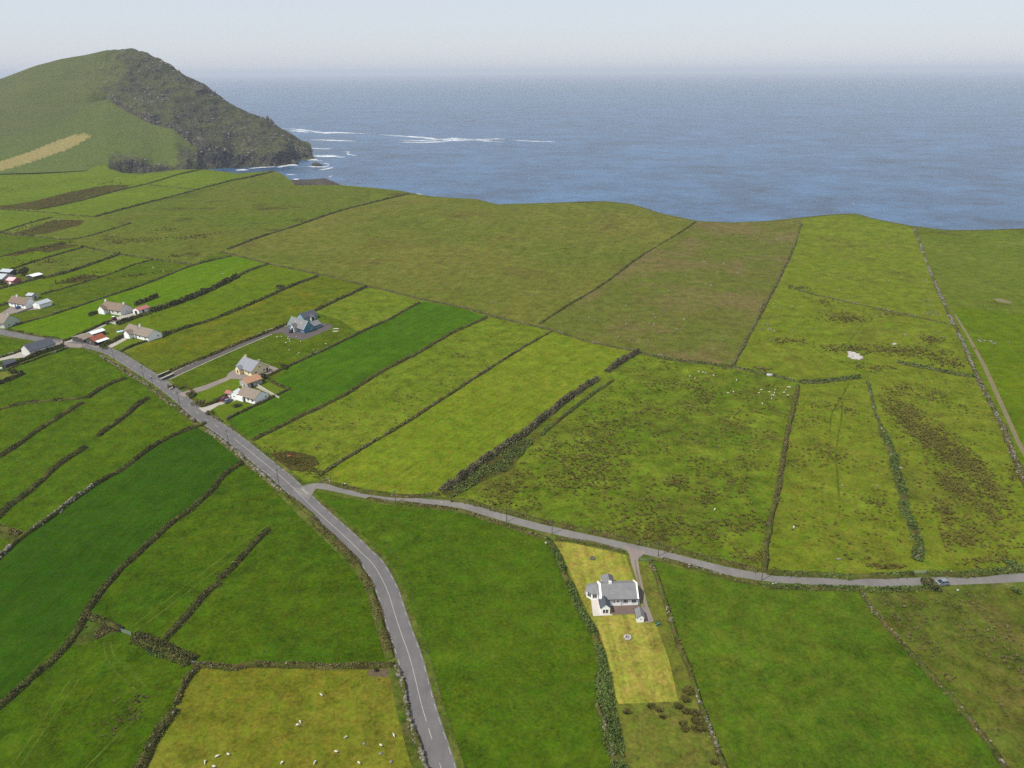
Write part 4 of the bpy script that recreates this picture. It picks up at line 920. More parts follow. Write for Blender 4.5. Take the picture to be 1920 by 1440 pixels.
near = dict(leaf=80, leaf_size=0.23, gap=-.5, bushy=0.32, stone=0.15, over=0.12)
thin = dict(leaf=12, leaf_size=0.4, bushy=0.12, stone=1.6, stone_size=0.5, stone_mat='stone_dark', leaf_mat='bush_brown')
for a in [
 ('hedge_to_grey_wall', 'hedge', 'overgrown hedge along the top of the dark silage field between road and grey wall', 'hedge', 1.8, 0.8, near),
 ('grey_wall', 'stone_wall', 'pale grey dry stone wall along the dark silage field, running off the left edge', 'wall', 1.5, 1.1, dict(leaf=9, leaf_size=0.4, bushy=0.1, stone=6, stone_size=0.55)),
 ('long_hedge', 'hedge', 'long dark winding hedge along the lower side of the dark silage field', 'hedge', 1.9, 0.8, near),
 ('stub_far', 'hedge', 'far half of the broken hedge alone in the middle of the left fields', 'hedge', 1.9, 0.8, near),
 ('stub_near', 'hedge', 'near half of the broken hedge, reaching the bushy cross hedge', 'hedge', 2.0, 0.8, near),
 ('cross_left', 'hedge', 'short bushy hedge beside the triangle of bracken', 'hedge', 1.8, 0.8, near),
 ('cross_right', 'hedge', 'thick green cross hedge between the field gate and the sheep field corner', 'hedge', 3.2, 0.9, dict(leaf=130, leaf_size=0.26, bushy=0.5, leaf_mat='bush', over=0.2)),
 ('sheep_top', 'hedge', 'level brown hedge along the top of the olive sheep field', 'hedge', 1.7, 0.8, dict(leaf=70, leaf_size=0.23, bushy=0.3, leaf_mat='bush_brown', stone=0.2)),
 ('sheep_left_far', 'hedge', 'upper part of the hedge on the left side of the olive sheep field', 'hedge', 1.7, 0.8, dict(leaf=70, leaf_size=0.23, bushy=0.3, leaf_mat='bush_brown', stone=0.4)),
 ('sheep_left_near', 'hedge', 'lower part of the hedge on the left side of the olive sheep field', 'hedge', 2.4, 1.0, near),
 ('sheep_road_wall', 'stone_wall', 'pale stone wall between the olive sheep field and the road', 'wall', 1.2, 0.9, dict(leaf=8, leaf_size=0.36, bushy=0.12, leaf_mat='bush_brown', stone=4, stone_size=0.5)),
 ('road_wall_mid', 'stone_wall', 'broken pale boulder wall on the left of the road opposite the junction', 'wall', 1.6, 0.8, dict(leaf=10, leaf_size=0.36, bushy=0.15, leaf_mat='bush_brown', stone=3.2, stone_size=0.7)),
 ('road_hedge_low', 'hedge', 'brown rank hedge on the left of the curving road', 'hedge', 2.2, 0.8, dict(leaf=60, leaf_size=0.24, bushy=0.28, leaf_mat='bush_brown', over=0.25)),
 ('road_wall_up', 'stone_wall', 'ragged stone wall left of the road opposite the houses', 'wall', 1.6, 0.7, dict(leaf=14, leaf_size=0.4, bushy=0.25, leaf_mat='bush_brown', stone=1.3, stone_size=0.7)),
 ('short_hedge_far', 'hedge', 'thick dark hedge ending near the road, upper piece of a broken line', 'hedge', 2.1, 0.9, near),
 ('short_hedge_near', 'hedge', 'thick dark hedge below the gap, running off the left edge above the grey wall', 'hedge', 2.3, 0.9, near),
 ('fork_stem', 'hedge', 'bushy hedge from the road verge down to the fork of two banks', 'hedge', 1.9, 0.8, near),
 ('fork_low', 'hedge', 'dark hedge forming the lower branch of the fork', 'hedge', 2.1, 0.8, near),
 ('fork_high', 'field_bank', 'thin stony bank forming the upper branch of the fork', 'wall', 1.8, 0.8, dict(thin, leaf=20, leaf_mat='bush', bushy=0.25, stone=0.5)),
 ('scrub_left', 'hedge', 'short brown scrub hedge at the left edge joining the grey wall', 'hedge', 2.4, 0.7, dict(leaf=30, leaf_size=0.4, bushy=0.2, leaf_mat='bush_brown')),
 ('barn_hedge', 'hedge', 'dark clipped hedge close below the slate roofed barn', 'hedge', 1.8, 1.3, dict(leaf=30, leaf_size=0.45, bushy=0.35, leaf_mat='bush')),
 ('barn_wall', 'stone_wall', 'stone wall outside the dark hedge below the slate roofed barn', 'wall', 1.2, 0.8, dict(leaf=6, leaf_size=0.45, bushy=0.15, stone=1.8, stone_size=0.6)),
 ('lawn_hedge_left', 'hedge', 'small dark hedge by the dry lawn at the left edge', 'hedge', 2.2, 1.2, dict(leaf=34, leaf_size=0.5, bushy=0.6)),
 ('barn_field_wall', 'field_bank', 'dark field bank behind the yard of the slate roofed barn', 'wall', 1.4, 0.7, dict(leaf=14, leaf_size=0.5, bushy=0.3)),
 ('north_wall', 'field_bank', 'long stony bank above the vivid green strip', 'wall', 1.6, 0.8, dict(leaf=12, leaf_size=0.5, bushy=0.25, stone=0.8, stone_size=0.6, stone_mat='stone_dark', far=True)),
 ('bushy_bank', 'hedge', 'tall dark bushes lining the bank behind the red roofed shed', 'hedge', 3.4, 1.1, dict(leaf=40, leaf_size=0.65, bushy=1.3, leaf_mat='bush', over=0.15)),
 ('bushy_bank_top', 'stone_wall', 'double stone wall at the far end of the tall dark bushes', 'wall', 2.6, 1.0, dict(leaf=9, leaf_size=0.5, bushy=0.3, stone=1.2, stone_size=0.7, stone_mat='stone_dark')),
 ('drive_bank', 'hedge', 'dark hedge along the pale drive below the red tractor', 'hedge', 3.0, 1.2, dict(leaf=34, leaf_size=0.55, bushy=0.6)),
 ('bungalow_bank', 'hedge', 'dark hedge running inland from the bungalow with a small gabled front', 'hedge', 1.7, 0.8, dict(leaf=16, leaf_size=0.5, bushy=0.6, far=True)),
 ('blue_wall', 'stone_wall', 'dark stone wall running from the blue house to the shore wall', 'wall', 2.0, 1.1, dict(leaf=12, leaf_size=0.5, bushy=0.3, stone=1.2, stone_size=0.6, stone_mat='stone_dark', far=True)),
 ('drive_hedge', 'hedge', 'brown hedge along the dark drive of the blue house', 'hedge', 2.0, 0.9, dict(leaf=22, leaf_size=0.5, bushy=0.35, leaf_mat='bush_brown')),
 ('dark_field_top', 'stone_wall', 'thin dark wall on the upper side of the dark green strip', 'wall', 1.6, 0.9, dict(leaf=9, leaf_size=0.45, bushy=0.2, stone=1.2, stone_size=0.55, stone_mat='stone_dark', far=True)),
 ('dark_field_house', 'stone_wall', 'low garden wall between the tan roofed bungalow and the dark green strip', 'wall', 1.0, 0.9, dict(leaf=8, leaf_size=0.4, bushy=0.2, stone=2.0, stone_size=0.5, stone_mat='stone_dark')),
 ('dark_field_low', 'field_bank', 'broad grassy bank on the lower side of the dark green strip', 'wall', 1.9, 0.8, dict(leaf=40, leaf_size=0.28, bushy=0.3, leaf_mat='bush_brown', stone=0.3, stone_mat='stone_dark')),
 ('mid_strip', 'stone_wall', 'stony wall between the two light strips, ending at the junction', 'wall', 1.5, 0.8, dict(leaf=11, leaf_size=0.45, bushy=0.2, leaf_mat='bush_brown', stone=1.5, stone_size=0.55, stone_mat='stone_dark')),
 ('tall_hedge_top', 'hedge', 'upper block of the tall grey brown hedge, reaching the shore wall', 'hedge', 2.7, 1.2, dict(leaf=170, leaf_size=0.3, bushy=1.0, leaf_mat='bush_grey')),
 ('tall_hedge', 'hedge', 'tall thick grey brown hedge along the right of the light mown strip', 'hedge', 2.8, 1.2, dict(leaf=170, leaf_size=0.3, bushy=1.0, leaf_mat='bush_grey')),
 ('ditch', 'hedge', 'low straight dark hedge beside the tall grey brown hedge', 'hedge', 1.8, 0.8, dict(leaf=22, leaf_size=0.45, bushy=0.25, leaf_mat='bush_green')),
 ('shore_wall_left', 'stone_wall', 'left stretch of the shore wall between green strips and heath', 'wall', 1.4, 0.8, dict(thin, far=True)),
 ('shore_wall_mid', 'stone_wall', 'middle stretch of the shore wall above the dark green strip', 'wall', 1.6, 0.8, dict(thin, far=True, leaf=14)),
 ('shore_wall_right', 'stone_wall', 'right stretch of the shore wall ending at the tall hedge', 'wall', 1.4, 0.8, dict(thin, far=True, stone=2.4, stone_mat='stone')),
 ('rush_field_top', 'field_bank', 'low dark bank along the top of the big rushy field', 'wall', 2.0, 0.8, dict(leaf=14, leaf_size=0.5, bushy=0.3, leaf_mat='bush_green', stone=0.25, far=True)),
 ('sheep_bank', 'stone_wall', 'short hedge topped wall right of the rushy field corner', 'wall', 2.6, 1.1, dict(leaf=24, leaf_size=0.5, bushy=0.5, leaf_mat='bush_green', stone=0.8, far=True)),
 ('heath_wall', 'stone_wall', 'straight stone wall from the rushy field up to the sea between brown heath and pasture', 'wall', 1.7, 0.8, dict(leaf=10, leaf_size=0.5, bushy=0.15, leaf_mat='bush_brown', stone=1.0, stone_size=0.6, stone_mat='stone_dark', far=True)),
 ('track_wall_far', 'stone_wall', 'stone wall beside the track, its far half up to the sea', 'wall', 1.7, 0.8, dict(leaf=4, leaf_size=0.5, bushy=0.12, leaf_mat='bush_brown', stone=5, stone_size=0.65, far=True)),
 ('track_wall_near', 'stone_wall', 'stone wall beside the track, its near half down to the lane', 'wall', 2.0, 1.0, dict(leaf=14, leaf_size=0.5, bushy=0.25, leaf_mat='bush_brown', stone=3.2, stone_size=0.6)),
 ('heath_bank', 'field_bank', 'thin dark bank slanting across the heath to the sea edge', 'wall', 1.5, 0.7, dict(leaf=10, leaf_size=0.5, bushy=0.15, leaf_mat='bush', far=True)),
 ('far_heath_bank', 'stone_wall', 'long dark wall slanting across the far heath left of the middle', 'wall', 2.2, 1.1, dict(leaf=8, leaf_size=0.6, bushy=0.2, stone=0.8, stone_size=0.7, stone_mat='stone_dark', far=True)),
 ('low_wall_across', 'field_bank', 'tumbled low bank crossing the pasture below the sea edge', 'wall', 1.6, 0.5, dict(leaf=6, leaf_size=0.5, bushy=0.1, leaf_mat='bush_green', stone=0.35, stone_size=0.7, far=True)),
 ('hedge_by_track', 'hedge', 'short green hedge on a bank meeting the track wall', 'hedge', 2.6, 0.9, dict(leaf=22, leaf_size=0.5, bushy=0.45, leaf_mat='bush_green', stone=0.6, far=True)),
 ('rush_divider', 'field_bank', 'mossy bank between the big rushy field and the next one', 'wall', 1.9, 0.9, dict(leaf=46, leaf_size=0.27, bushy=0.2, leaf_mat='bush_brown', stone=0.8, stone_size=0.45, stone_mat='stone_dark')),
 ('scrub_top', 'field_bank', 'low thin bank at the upper end of the grey green scrub band', 'wall', 1.6, 0.4, dict(leaf=14, leaf_size=0.3, bushy=0.2, leaf_mat='bush_green', stone=0.5, stone_size=0.5)),
 ('scrub_low', 'hedge', 'broken band of grey green scrub dividing the rushy fields on the right', 'hedge', 3.6, 0.25, dict(leaf=62, leaf_size=0.3, bushy=0.62, gap=-.12, leaf_mat='bush_green', stone=0.15, stone_size=0.7)),
 ('low_right_wall', 'stone_wall', 'grass grown stone wall at lower right between green field and rough grass', 'wall', 1.5, 0.7, dict(leaf=14, leaf_size=0.35, bushy=0.1, leaf_mat='bush_brown', stone=1.3, stone_size=0.4)),
 ('garden_wall', 'stone_wall', 'tumbled pale stone wall on the right of the white bungalow garden', 'wall', 1.3, 0.75, dict(leaf=9, leaf_size=0.35, bushy=0.12, leaf_mat='bush_brown', stone=3.2, stone_size=0.45)),
 ('garden_hedge', 'hedge', 'leafy green hedge on the left of the white bungalow garden', 'hedge', 1.9, 0.5, dict(gap=-.22, leaf=130, leaf_size=0.25, bushy=0.7, leaf_mat='bush_green', over=0.1)),
 ('garden_thicket', 'hedge', 'wide leafy thicket below the white bungalow lawn', 'hedge', 3.6, 0.4, dict(gap=-.25, leaf=190, leaf_size=0.25, bushy=0.7, leaf_mat='bush_green', over=0.1)),
 ('garden_stone', 'stone_wall', 'short pale stone wall at the foot of the leafy thicket', 'wall', 1.0, 0.8, dict(stone=4.0, stone_size=0.45)),
 ('garden_top', 'stone_wall', 'low grey wall between the lane and the white bungalow lawn', 'wall', 1.0, 0.9, dict(leaf=6, leaf_size=0.35, bushy=0.1, leaf_mat='bush_brown', stone=3.0, stone_size=0.4, stone_mat='stone_dark')),
 ('lane_hedge_left', 'hedge', 'low brown hedge below the lane, from the junction to the garden', 'hedge', 1.7, 0.6, dict(leaf=26, leaf_size=0.35, bushy=0.2, leaf_mat='bush_brown', stone=0.5, stone_size=0.45)),
 ('lane_wall_mid', 'stone_wall', 'low stone wall below the lane right of the garden gate', 'wall', 1.4, 0.7, dict(leaf=14, leaf_size=0.36, bushy=0.15, leaf_mat='bush_brown', stone=2.0, stone_size=0.45)),
 ('lane_hedge_right', 'hedge', 'low green hedge below the lane towards the silver car', 'hedge', 2.0, 0.6, dict(leaf=30, leaf_size=0.4, bushy=0.3, leaf_mat='bush_green')),
 ('lane_hedge_far', 'field_bank', 'long low bank above the lane along the big rushy field', 'wall', 2.0, 0.6, dict(leaf=22, leaf_size=0.36, bushy=0.15, leaf_mat='bush_brown', over=0.2)),
 ('lane_bank_right', 'field_bank', 'grassy bank above the lane left of the field gateway', 'wall', 2.2, 0.8, dict(leaf=26, leaf_size=0.4, bushy=0.25, leaf_mat='bush_green')),
 ('lane_bank_end', 'field_bank', 'grassy bank above the lane from the gateway to the right edge', 'wall', 2.4, 0.9, dict(leaf=30, leaf_size=0.4, bushy=0.3, leaf_mat='bush_green')),
 ('lane_bank_field', 'field_bank', 'low dark bank above the lane below the light mown strip', 'wall', 1.8, 0.7, dict(leaf=20, leaf_size=0.36, bushy=0.2, leaf_mat='bush_brown', stone=0.7)),
 ('coast_right', 'field_bank', 'low brown earth bank along the cliff edge right of the long slanting heath bank', 'wall', 1.2, 0.35, dict(leaf=2, leaf_size=0.35, bushy=0.05, leaf_mat='bush_brown', far=True)),
 ('coast_left', 'field_bank', 'low brown earth bank along the cliff edge left of the long slanting heath bank', 'wall', 1.2, 0.35, dict(leaf=2, leaf_size=0.35, bushy=0.05, leaf_mat='bush_brown', far=True)),
 ('t1', 'stone_wall', 'far dark wall from the left fields out to the headland cove', 'wall', 2.6, 1.2, dict(leaf=5, leaf_size=0.8, bushy=0.3, far=True)),
 ('t2', 'field_bank', 'far thin bank below the headland, furthest of the left fields', 'wall', 1.7, 0.8, dict(leaf=5, leaf_size=0.7, bushy=0.3, far=True)),
 ('t2b', 'field_bank', 'short far bank joining two long walls near the headland cove', 'wall', 1.4, 0.7, dict(leaf=4, leaf_size=0.7, bushy=0.2, far=True)),
 ('t3', 'field_bank', 'far bank below the dark rush patch at the left edge', 'wall', 1.4, 0.7, dict(leaf=4, leaf_size=0.7, bushy=0.2, stone=0.2, far=True)),
 ('t4', 'field_bank', 'far bank slanting up beside the brown hollow at the left', 'wall', 1.4, 0.7, dict(leaf=4, leaf_size=0.7, bushy=0.2, far=True)),
 ('t5', 'field_bank', 'far winding bank below the brown hollow at the left', 'wall', 1.4, 0.7, dict(leaf=4, leaf_size=0.7, bushy=0.2, stone=0.2, far=True)),
 ('t6', 'field_bank', 'bank under the dark wedge of rushes at the left edge', 'wall', 1.4, 0.7, dict(leaf=7, leaf_size=0.6, bushy=0.2, far=True)),
 ('t7', 'field_bank', 'bank slanting up from the farmyard with the pink roof', 'wall', 1.4, 0.7, dict(leaf=9, leaf_size=0.6, bushy=0.3, far=True)),
 ('t8', 'stone_wall', 'far cross wall at the head of the left strips', 'wall', 1.4, 0.7, dict(leaf=7, leaf_size=0.6, bushy=0.2, stone=0.5, stone_size=0.7, stone_mat='stone_dark', far=True)),
 ('t9', 'hedge', 'hedge slanting up from the low white roofed shed', 'hedge', 2.4, 1.0, dict(leaf=12, leaf_size=0.6, bushy=0.5, far=True)),
 ('t10', 'field_bank', 'straight dark bank above the long stony bank', 'wall', 1.4, 0.7, dict(leaf=9, leaf_size=0.6, bushy=0.25, far=True)),
 ('t11', 'hedge', 'dark hedge below the farmyard with the pink roof', 'hedge', 1.8, 1.0, dict(leaf=10, leaf_size=0.6, bushy=0.3, far=True)),
 ('t12', 'hedge', 'dark hedge left of the house with the blue car', 'hedge', 1.8, 1.0, dict(leaf=10, leaf_size=0.6, bushy=0.3, far=True)),
]: bank(a[0], a[1], a[2], a[3], a[4], a[5], **a[6])

# ------------------------------------------------------------------ bushes and trees standing alone
def bush(x, y, w, h, label, mat='bush', cat='bush', n=None, trunk=True, name='bush', group=None, d=None):
    p = G(x, y); root = empty(name, p); n = n or int(90 * w * h)
    if trunk:
        mb = MB()
        for k in range(4):
            a = k * 1.6 + w; mb.tube((0, 0, -.2), (math.cos(a) * w * .25, math.sin(a) * w * .25, h * .7), .07 * h ** .5, .02, 6)
        mb.build('trunk', M['trunk'], root)
    lobes = [(rng.uniform(-.3, .3) * w, rng.uniform(-.3, .3) * (d or w), h * rng.uniform(.4, .75), w * rng.uniform(.22, .36)) for _ in range(5)]
    P = []
    for _ in range(n):
        lx, ly, lz, lr = lobes[rng.integers(5)]; v = rng.normal(size=3); v /= np.linalg.norm(v); rr = lr * rng.uniform(.45, 1.05)
        P.append((lx + v[0] * rr, ly + v[1] * rr, max(0.05, lz + v[2] * rr * h / w * 1.0)))
    clumps('crown', np.array(P), 0.28 + 0.06 * h, M[mat], root)
    return tag(root, label, cat, group)
M['trunk'] = plain('bark', (92, 80, 62), 0.9, 0.2)
bush(1742, 1101, 3.4, 2.2, 'dark leafy bush at the lane edge beside the silver car')
bush(1755, 1106, 2.2, 1.2, 'small low bush in front of the silver car', 'bush')
bush(1906, 1111, 2.2, 1.2, 'green bush in the hedge at the right edge below the lane', 'bush_green')
bush(1893, 1058, 5.0, 0.9, 'flat green bramble patch above the lane at the right', 'bush_green', trunk=False)
bush(46, 517, 8.0, 6.0, 'round dark tree in the farmyard with the pink roof', 'bush', 'tree', 420, name='tree')
bush(527, 540, 6, 2.4, 'dark bush clump in the hedge beyond the blue house', 'bush', n=240)
bush(533, 700, 5, 2.0, 'dark bush on the wall behind the yellow house', 'bush', n=200) if False else bush(534, 691, 4.6, 2.0, 'dark bush on the wall right of the yellow house', 'bush', n=220)
bush(497, 711, 4.2, 2.6, 'dark bush between the yellow house and the tan roofed shed', 'bush', n=220)
bush(312, 629, 4.6, 2.4, 'round dark bush at the right end of the bungalow with a white gable front', 'bush', n=200)
bush(200, 608, 4.0, 1.8, 'shrub in the front garden of the house with the long brown roof', 'bush', n=160)
bush(196, 653, 5.0, 2.0, 'green shrubs at the roadside right of the rusty roofed shed', 'bush_green', n=160)
bush(23, 700, 3.4, 2.2, 'dark shrub on the dry lawn at the left edge', 'bush', n=140)
bush(30, 701, 2.4, 1.8, 'smaller shrub at the corner of the dry lawn at the left edge', 'bush', n=100)
bush(2, 533, 7.0, 3.4, 'dark trees at the left edge below the grey sheds', 'bush', 'tree', 300, name='tree')
bush(446, 762, 4.2, 1.2, 'round planted bed of shrubs in the lawn of the tan roofed bungalow', 'bush', n=200, name='flower_bed', cat='flower bed', trunk=False)
for (x, y, w, h, lab) in ((359, 739, 4, 1.4, 'dry hedge stub on the left of the yellow house drive entrance'), (322, 728, 5, 1.2, 'brown bramble clump at the roadside left of the yellow house drive'),
                          (372, 757, 6, 1.6, 'brown shrub bank at the roadside above the tan roofed bungalow entrance'), (393, 776, 3.4, 1.2, 'brown shrub at the roadside below the tan roofed bungalow entrance')):
    bush(x, y, w, h, lab, 'bush_brown', n=170, trunk=False)
L['drive_hedge_tan'] = [(376, 763), (400, 756), (425, 744), (432, 740)]
bank('drive_hedge_tan', 'hedge', 'square dark clipped hedge beside the two parked cars', 'hedge', 1.6, 1.5, leaf=60, leaf_size=0.35, bushy=0.25)
L['back_hedge_tan'] = [(505, 713), (520, 722), (543, 731)]
bank('back_hedge_tan', 'hedge', 'clipped hedge on the far side of the back lawn of the tan roofed bungalow', 'hedge', 1.2, 1.0, leaf=30, leaf_size=0.4, bushy=0.2)
L['entrance_wall'] = [(335, 731), (350, 727), (362, 735), (366, 742), (355, 748)]
bank('entrance_wall', 'stone_wall', 'curved dark entrance wall of the yellow house drive', 'wall', 0.8, 1.1, leaf=10, leaf_size=0.35, bushy=0.15, stone=2, stone_size=0.4, stone_mat='stone_dark')
L['front_wall_tan'] = [(390, 772), (400, 781), (417, 791)]
bank('front_wall_tan', 'stone_wall', 'low roadside wall in front of the tan roofed bungalow lawn', 'wall', 0.7, 0.9, leaf=8, leaf_size=0.35, bushy=0.15, stone=2, stone_size=0.4, stone_mat='stone_dark')
L['yard_hedge'] = [(190, 651), (215, 640), (238, 628)]
bank('yard_hedge', 'hedge', 'dark hedge between the rusty roofed shed and the bungalow drive', 'hedge', 2.0, 1.3, leaf=34, leaf_size=0.5, bushy=0.5)
L['lawn_wall_bungalow'] = [(226, 660), (250, 649), (276, 640)]
bank('lawn_wall_bungalow', 'stone_wall', 'dark wall along the lower side of the bungalow front lawn', 'wall', 1.0, 1.0, leaf=12, leaf_size=0.4, bushy=0.2, stone=1.5, stone_size=0.5, stone_mat='stone_dark')
L['drive_wall_long'] = [(118, 641), (130, 637), (165, 621), (205, 603)]
bank('drive_wall_long', 'stone_wall', 'dark wall along the upper side of the pale drive by the vivid green field', 'wall', 1.0, 1.2, leaf=8, leaf_size=0.4, bushy=0.15, stone=1.6, stone_size=0.5, stone_mat='stone_dark')
L['garden_hedge_far'] = [(167, 593), (178, 589), (192, 584)]
bank('garden_hedge_far', 'hedge', 'short dark hedge left of the house with the long brown roof', 'hedge', 1.6, 1.3, leaf=34, leaf_size=0.5, bushy=0.4)
L['shelter_hedge'] = [(253, 573), (275, 565), (296, 557)]
bank('shelter_hedge', 'hedge', 'dark shelter hedge on the vivid field behind the house with the long brown roof', 'hedge', 2.4, 1.5, leaf=34, leaf_size=0.6, bushy=0.8)
L['road_north_hedge'] = [(16, 619), (50, 626), (85, 633), (112, 636)]
bank('road_north_hedge', 'hedge', 'low hedge along the road at the foot of the vivid green field', 'hedge', 1.2, 0.9, leaf=14, leaf_size=0.45, bushy=0.2)
L['pale_yard_wall'] = [(32, 588), (50, 581), (66, 575)]
M['render_wall'] = plain('rendered wall', (226, 222, 210), 0.8, 0.08)

# ------------------------------------------------------------------ rush tufts: ground cover nobody could count, one object per stand
BL = []
for k in range(9):
    a = k * 2.4; BL.append([(math.cos(a + .9) * .14, math.sin(a + .9) * .14, 0), (math.cos(a - .9) * .14, math.sin(a - .9) * .14, 0), (math.cos(a) * .55, math.sin(a) * .55, .75 + .25 * math.sin(k * 5))])
BL = np.array(BL)
def tufts(label, P, size, mat='rushes', name='rushes'):
    P = np.array(P); n = len(P)
    if not n: return
    s = size * rng.uniform(.5, 1.4, n); yaw = rng.uniform(0, 6.28, n); c, sn = np.cos(yaw), np.sin(yaw)
    B = BL.reshape(1, -1, 3) * s[:, None, None]; B = B + rng.normal(0, .06, B.shape) * s[:, None, None]
    X = B[:, :, 0] * c[:, None] - B[:, :, 1] * sn[:, None] + P[:, 0:1]; Y = B[:, :, 0] * sn[:, None] + B[:, :, 1] * c[:, None] + P[:, 1:2]; Z = B[:, :, 2] + P[:, 2:3] - .05
    V = np.stack([X, Y, Z], 2).reshape(-1, 3)
    o = link(name, np_mesh(name, V, [np.arange(len(V)).reshape(-1, 3)]), None, [M[mat]])
    return tag(o, label, None, None, 'stuff')
def stand(spots, poly=None, clump=0.0, seed=0):
    """spots: (x, y, rx, ry, slope, count) soft ellipses in the photograph, projected on the ground"""
    out = []
    for x, y, rx, ry, sl, cnt in spots:
        k = 0; tries = 0
        while k < cnt and tries < cnt * 12:
            tries += 1
            dx, dy = random.gauss(0, .5) * rx, random.gauss(0, .5) * ry
            X, Y = x + dx, y + dy + dx * sl
            if poly and not inpoly(poly, X, Y): continue
            p = G(X, Y)
            if clump and mn.noise(Vector((p.x / 9 + seed, p.y / 9, .5))) + .5 * mn.noise(Vector((p.x / 3, p.y / 3 + seed, .5))) < clump - 0.2: continue
            out.append((p.x, p.y, p.z)); k += 1
    return out
def uniform(poly, cnt, clump=0.0, seed=0):
    xs_ = [p[0] for p in poly]; ys_ = [p[1] for p in poly]; out = []; tries = 0
    while len(out) < cnt and tries < cnt * 15:
        tries += 1
        X, Y = random.uniform(min(xs_), max(xs_)), random.uniform(min(ys_), max(ys_))
        if not inpoly(poly, X, Y): continue
        p = G(X, Y)
        if mn.noise(Vector((p.x / 11 + seed, p.y / 11, .5))) + .6 * mn.noise(Vector((p.x / 3.5, p.y / 3.5 + seed, .5))) < clump - 0.25: continue
        out.append((p.x, p.y, p.z))
    return out
F1 = [(1205, 668), (1373, 694), (1492, 722), (1470, 830), (1453, 927), (1440, 987), (1430, 1060), (1330, 1040), (1150, 1000), (1000, 966), (880, 936), (960, 880), (1030, 818), (1100, 760), (1160, 715)]
tufts('brown rush tufts over the big rushy field', uniform(F1, 2100, .28, 3) + stand([(1115, 830, 80, 80, -.2, 560), (1090, 900, 90, 35, .1, 260), (1320, 745, 26, 26, .6, 150), (1255, 724, 50, 12, -.1, 90), (1270, 905, 30, 16, 0, 90), (1270, 990, 120, 26, .12, 300),
      (940, 915, 60, 18, -.1, 120), (1375, 800, 35, 30, -.5, 130), (1330, 930, 30, 24, 0, 90)], F1), 0.95)
F2 = [(1503, 725), (1580, 720), (1625, 724), (1640, 800), (1675, 900), (1700, 1000), (1712, 1062), (1600, 1075), (1440, 1066), (1450, 990), (1466, 900), (1483, 800)]
tufts('scattered dark rush tufts in the field left of the scrub band', uniform(F2, 260, .12, 9) + stand([(1545, 760, 40, 14, .1, 50), (1590, 770, 20, 8, 0, 40), (1540, 850, 60, 20, .2, 90), (1510, 790, 30, 14, 0, 40), (1640, 945, 34, 12, .4, 46), (1630, 970, 40, 8, .3, 26), (1670, 1065, 46, 7, .1, 80), (1495, 870, 20, 12, 0, 34)], F2), 0.95)
F3 = [(1640, 725), (1700, 690), (1825, 710), (1880, 810), (1905, 880), (1935, 960), (1990, 1060), (1740, 1068), (1715, 985), (1690, 890), (1665, 800)]
tufts('dense brown rush tufts in the field right of the scrub band', uniform(F3, 714, .2, 5) + stand([(1690, 770, 45, 24, .3, 391), (1740, 820, 60, 26, .55, 884), (1810, 870, 60, 34, .7, 782), (1860, 920, 36, 24, .7, 170), (1745, 745, 34, 14, .1, 90), (1790, 910, 40, 24, .6, 340),
      (1860, 965, 22, 18, .9, 90), (1770, 960, 24, 20, .7, 100), (1800, 1010, 34, 18, 0, 130), (1770, 980, 12, 40, .3, 60), (1850, 1050, 44, 8, -.1, 60), (1900, 890, 12, 16, 0, 40)], F3), 0.95)
tufts('brown rush tufts on the pasture below the sea edge', stand([(1500, 541, 26, 5, .12, 60), (1590, 597, 50, 10, 0, 190), (1545, 568, 24, 7, .1, 50), (1480, 640, 40, 6, .05, 80), (1590, 655, 60, 8, 0, 180), (1700, 660, 90, 11, .08, 330), (1745, 637, 26, 9, -.05, 90), (1630, 690, 40, 8, .1, 60),
      (1780, 680, 40, 10, .1, 120), (1430, 692, 20, 3, .1, 24), (1680, 590, 24, 3, .1, 24), (1690, 730, 30, 10, 0, 50)]), 1.2)
tufts('sparse dark rush tufts in the grazed strip left of the light strip', uniform([(960, 610), (1025, 622), (900, 700), (750, 798), (640, 858), (520, 830), (600, 775), (723, 705), (843, 640)], 150, .25, 7) + stand([(865, 668, 30, 7, .15, 46), (560, 800, 30, 14, .2, 40), (760, 745, 40, 16, 0, 34)]) , 0.8)
tufts('brown rush patch in the corner by the junction', stand([(545, 862, 40, 14, .3, 240), (590, 885, 26, 12, .2, 80)]), 0.8)
tufts('dark rush tufts at the lower end of the dark green strip', stand([(490, 795, 24, 14, .2, 24), (560, 740, 30, 20, 0, 12)]), 0.7)
tufts('dark rush patches over the far left fields', stand([(140, 368, 90, 11, -.3, 420), (70, 428, 60, 8, -.2, 140), (100, 462, 50, 4, -.25, 120), (250, 452, 60, 5, -.1, 110), (215, 450, 30, 8, .1, 90), (370, 443, 50, 5, -.1, 110), (310, 430, 24, 4, 0, 40), (325, 480, 18, 3, .1, 26),
      (145, 523, 40, 6, -.25, 130), (100, 492, 34, 6, .1, 50), (250, 517, 44, 4, -.1, 50), (30, 490, 40, 5, .1, 30), (10, 355, 30, 7, 0, 50), (205, 342, 20, 3, -.2, 30)]), 1.3)
tufts('sparse tufts in the strip behind the buttercups', stand([(300, 590, 50, 14, -.3, 40), (470, 540, 60, 8, -.3, 16)]), 0.8)
tufts('rank tussocks over the rough grass at lower right', uniform([(1640, 1115), (1760, 1112), (1990, 1105), (2000, 1440), (1890, 1430), (1790, 1300), (1700, 1200)], 520, .3, 2), 0.75, 'bush_brown', 'tussocks')
ROCKS = []
M['rushclump'] = leafy('rush clump', [(84, 88, 36), (102, 100, 44), (118, 108, 56), (92, 98, 40)])
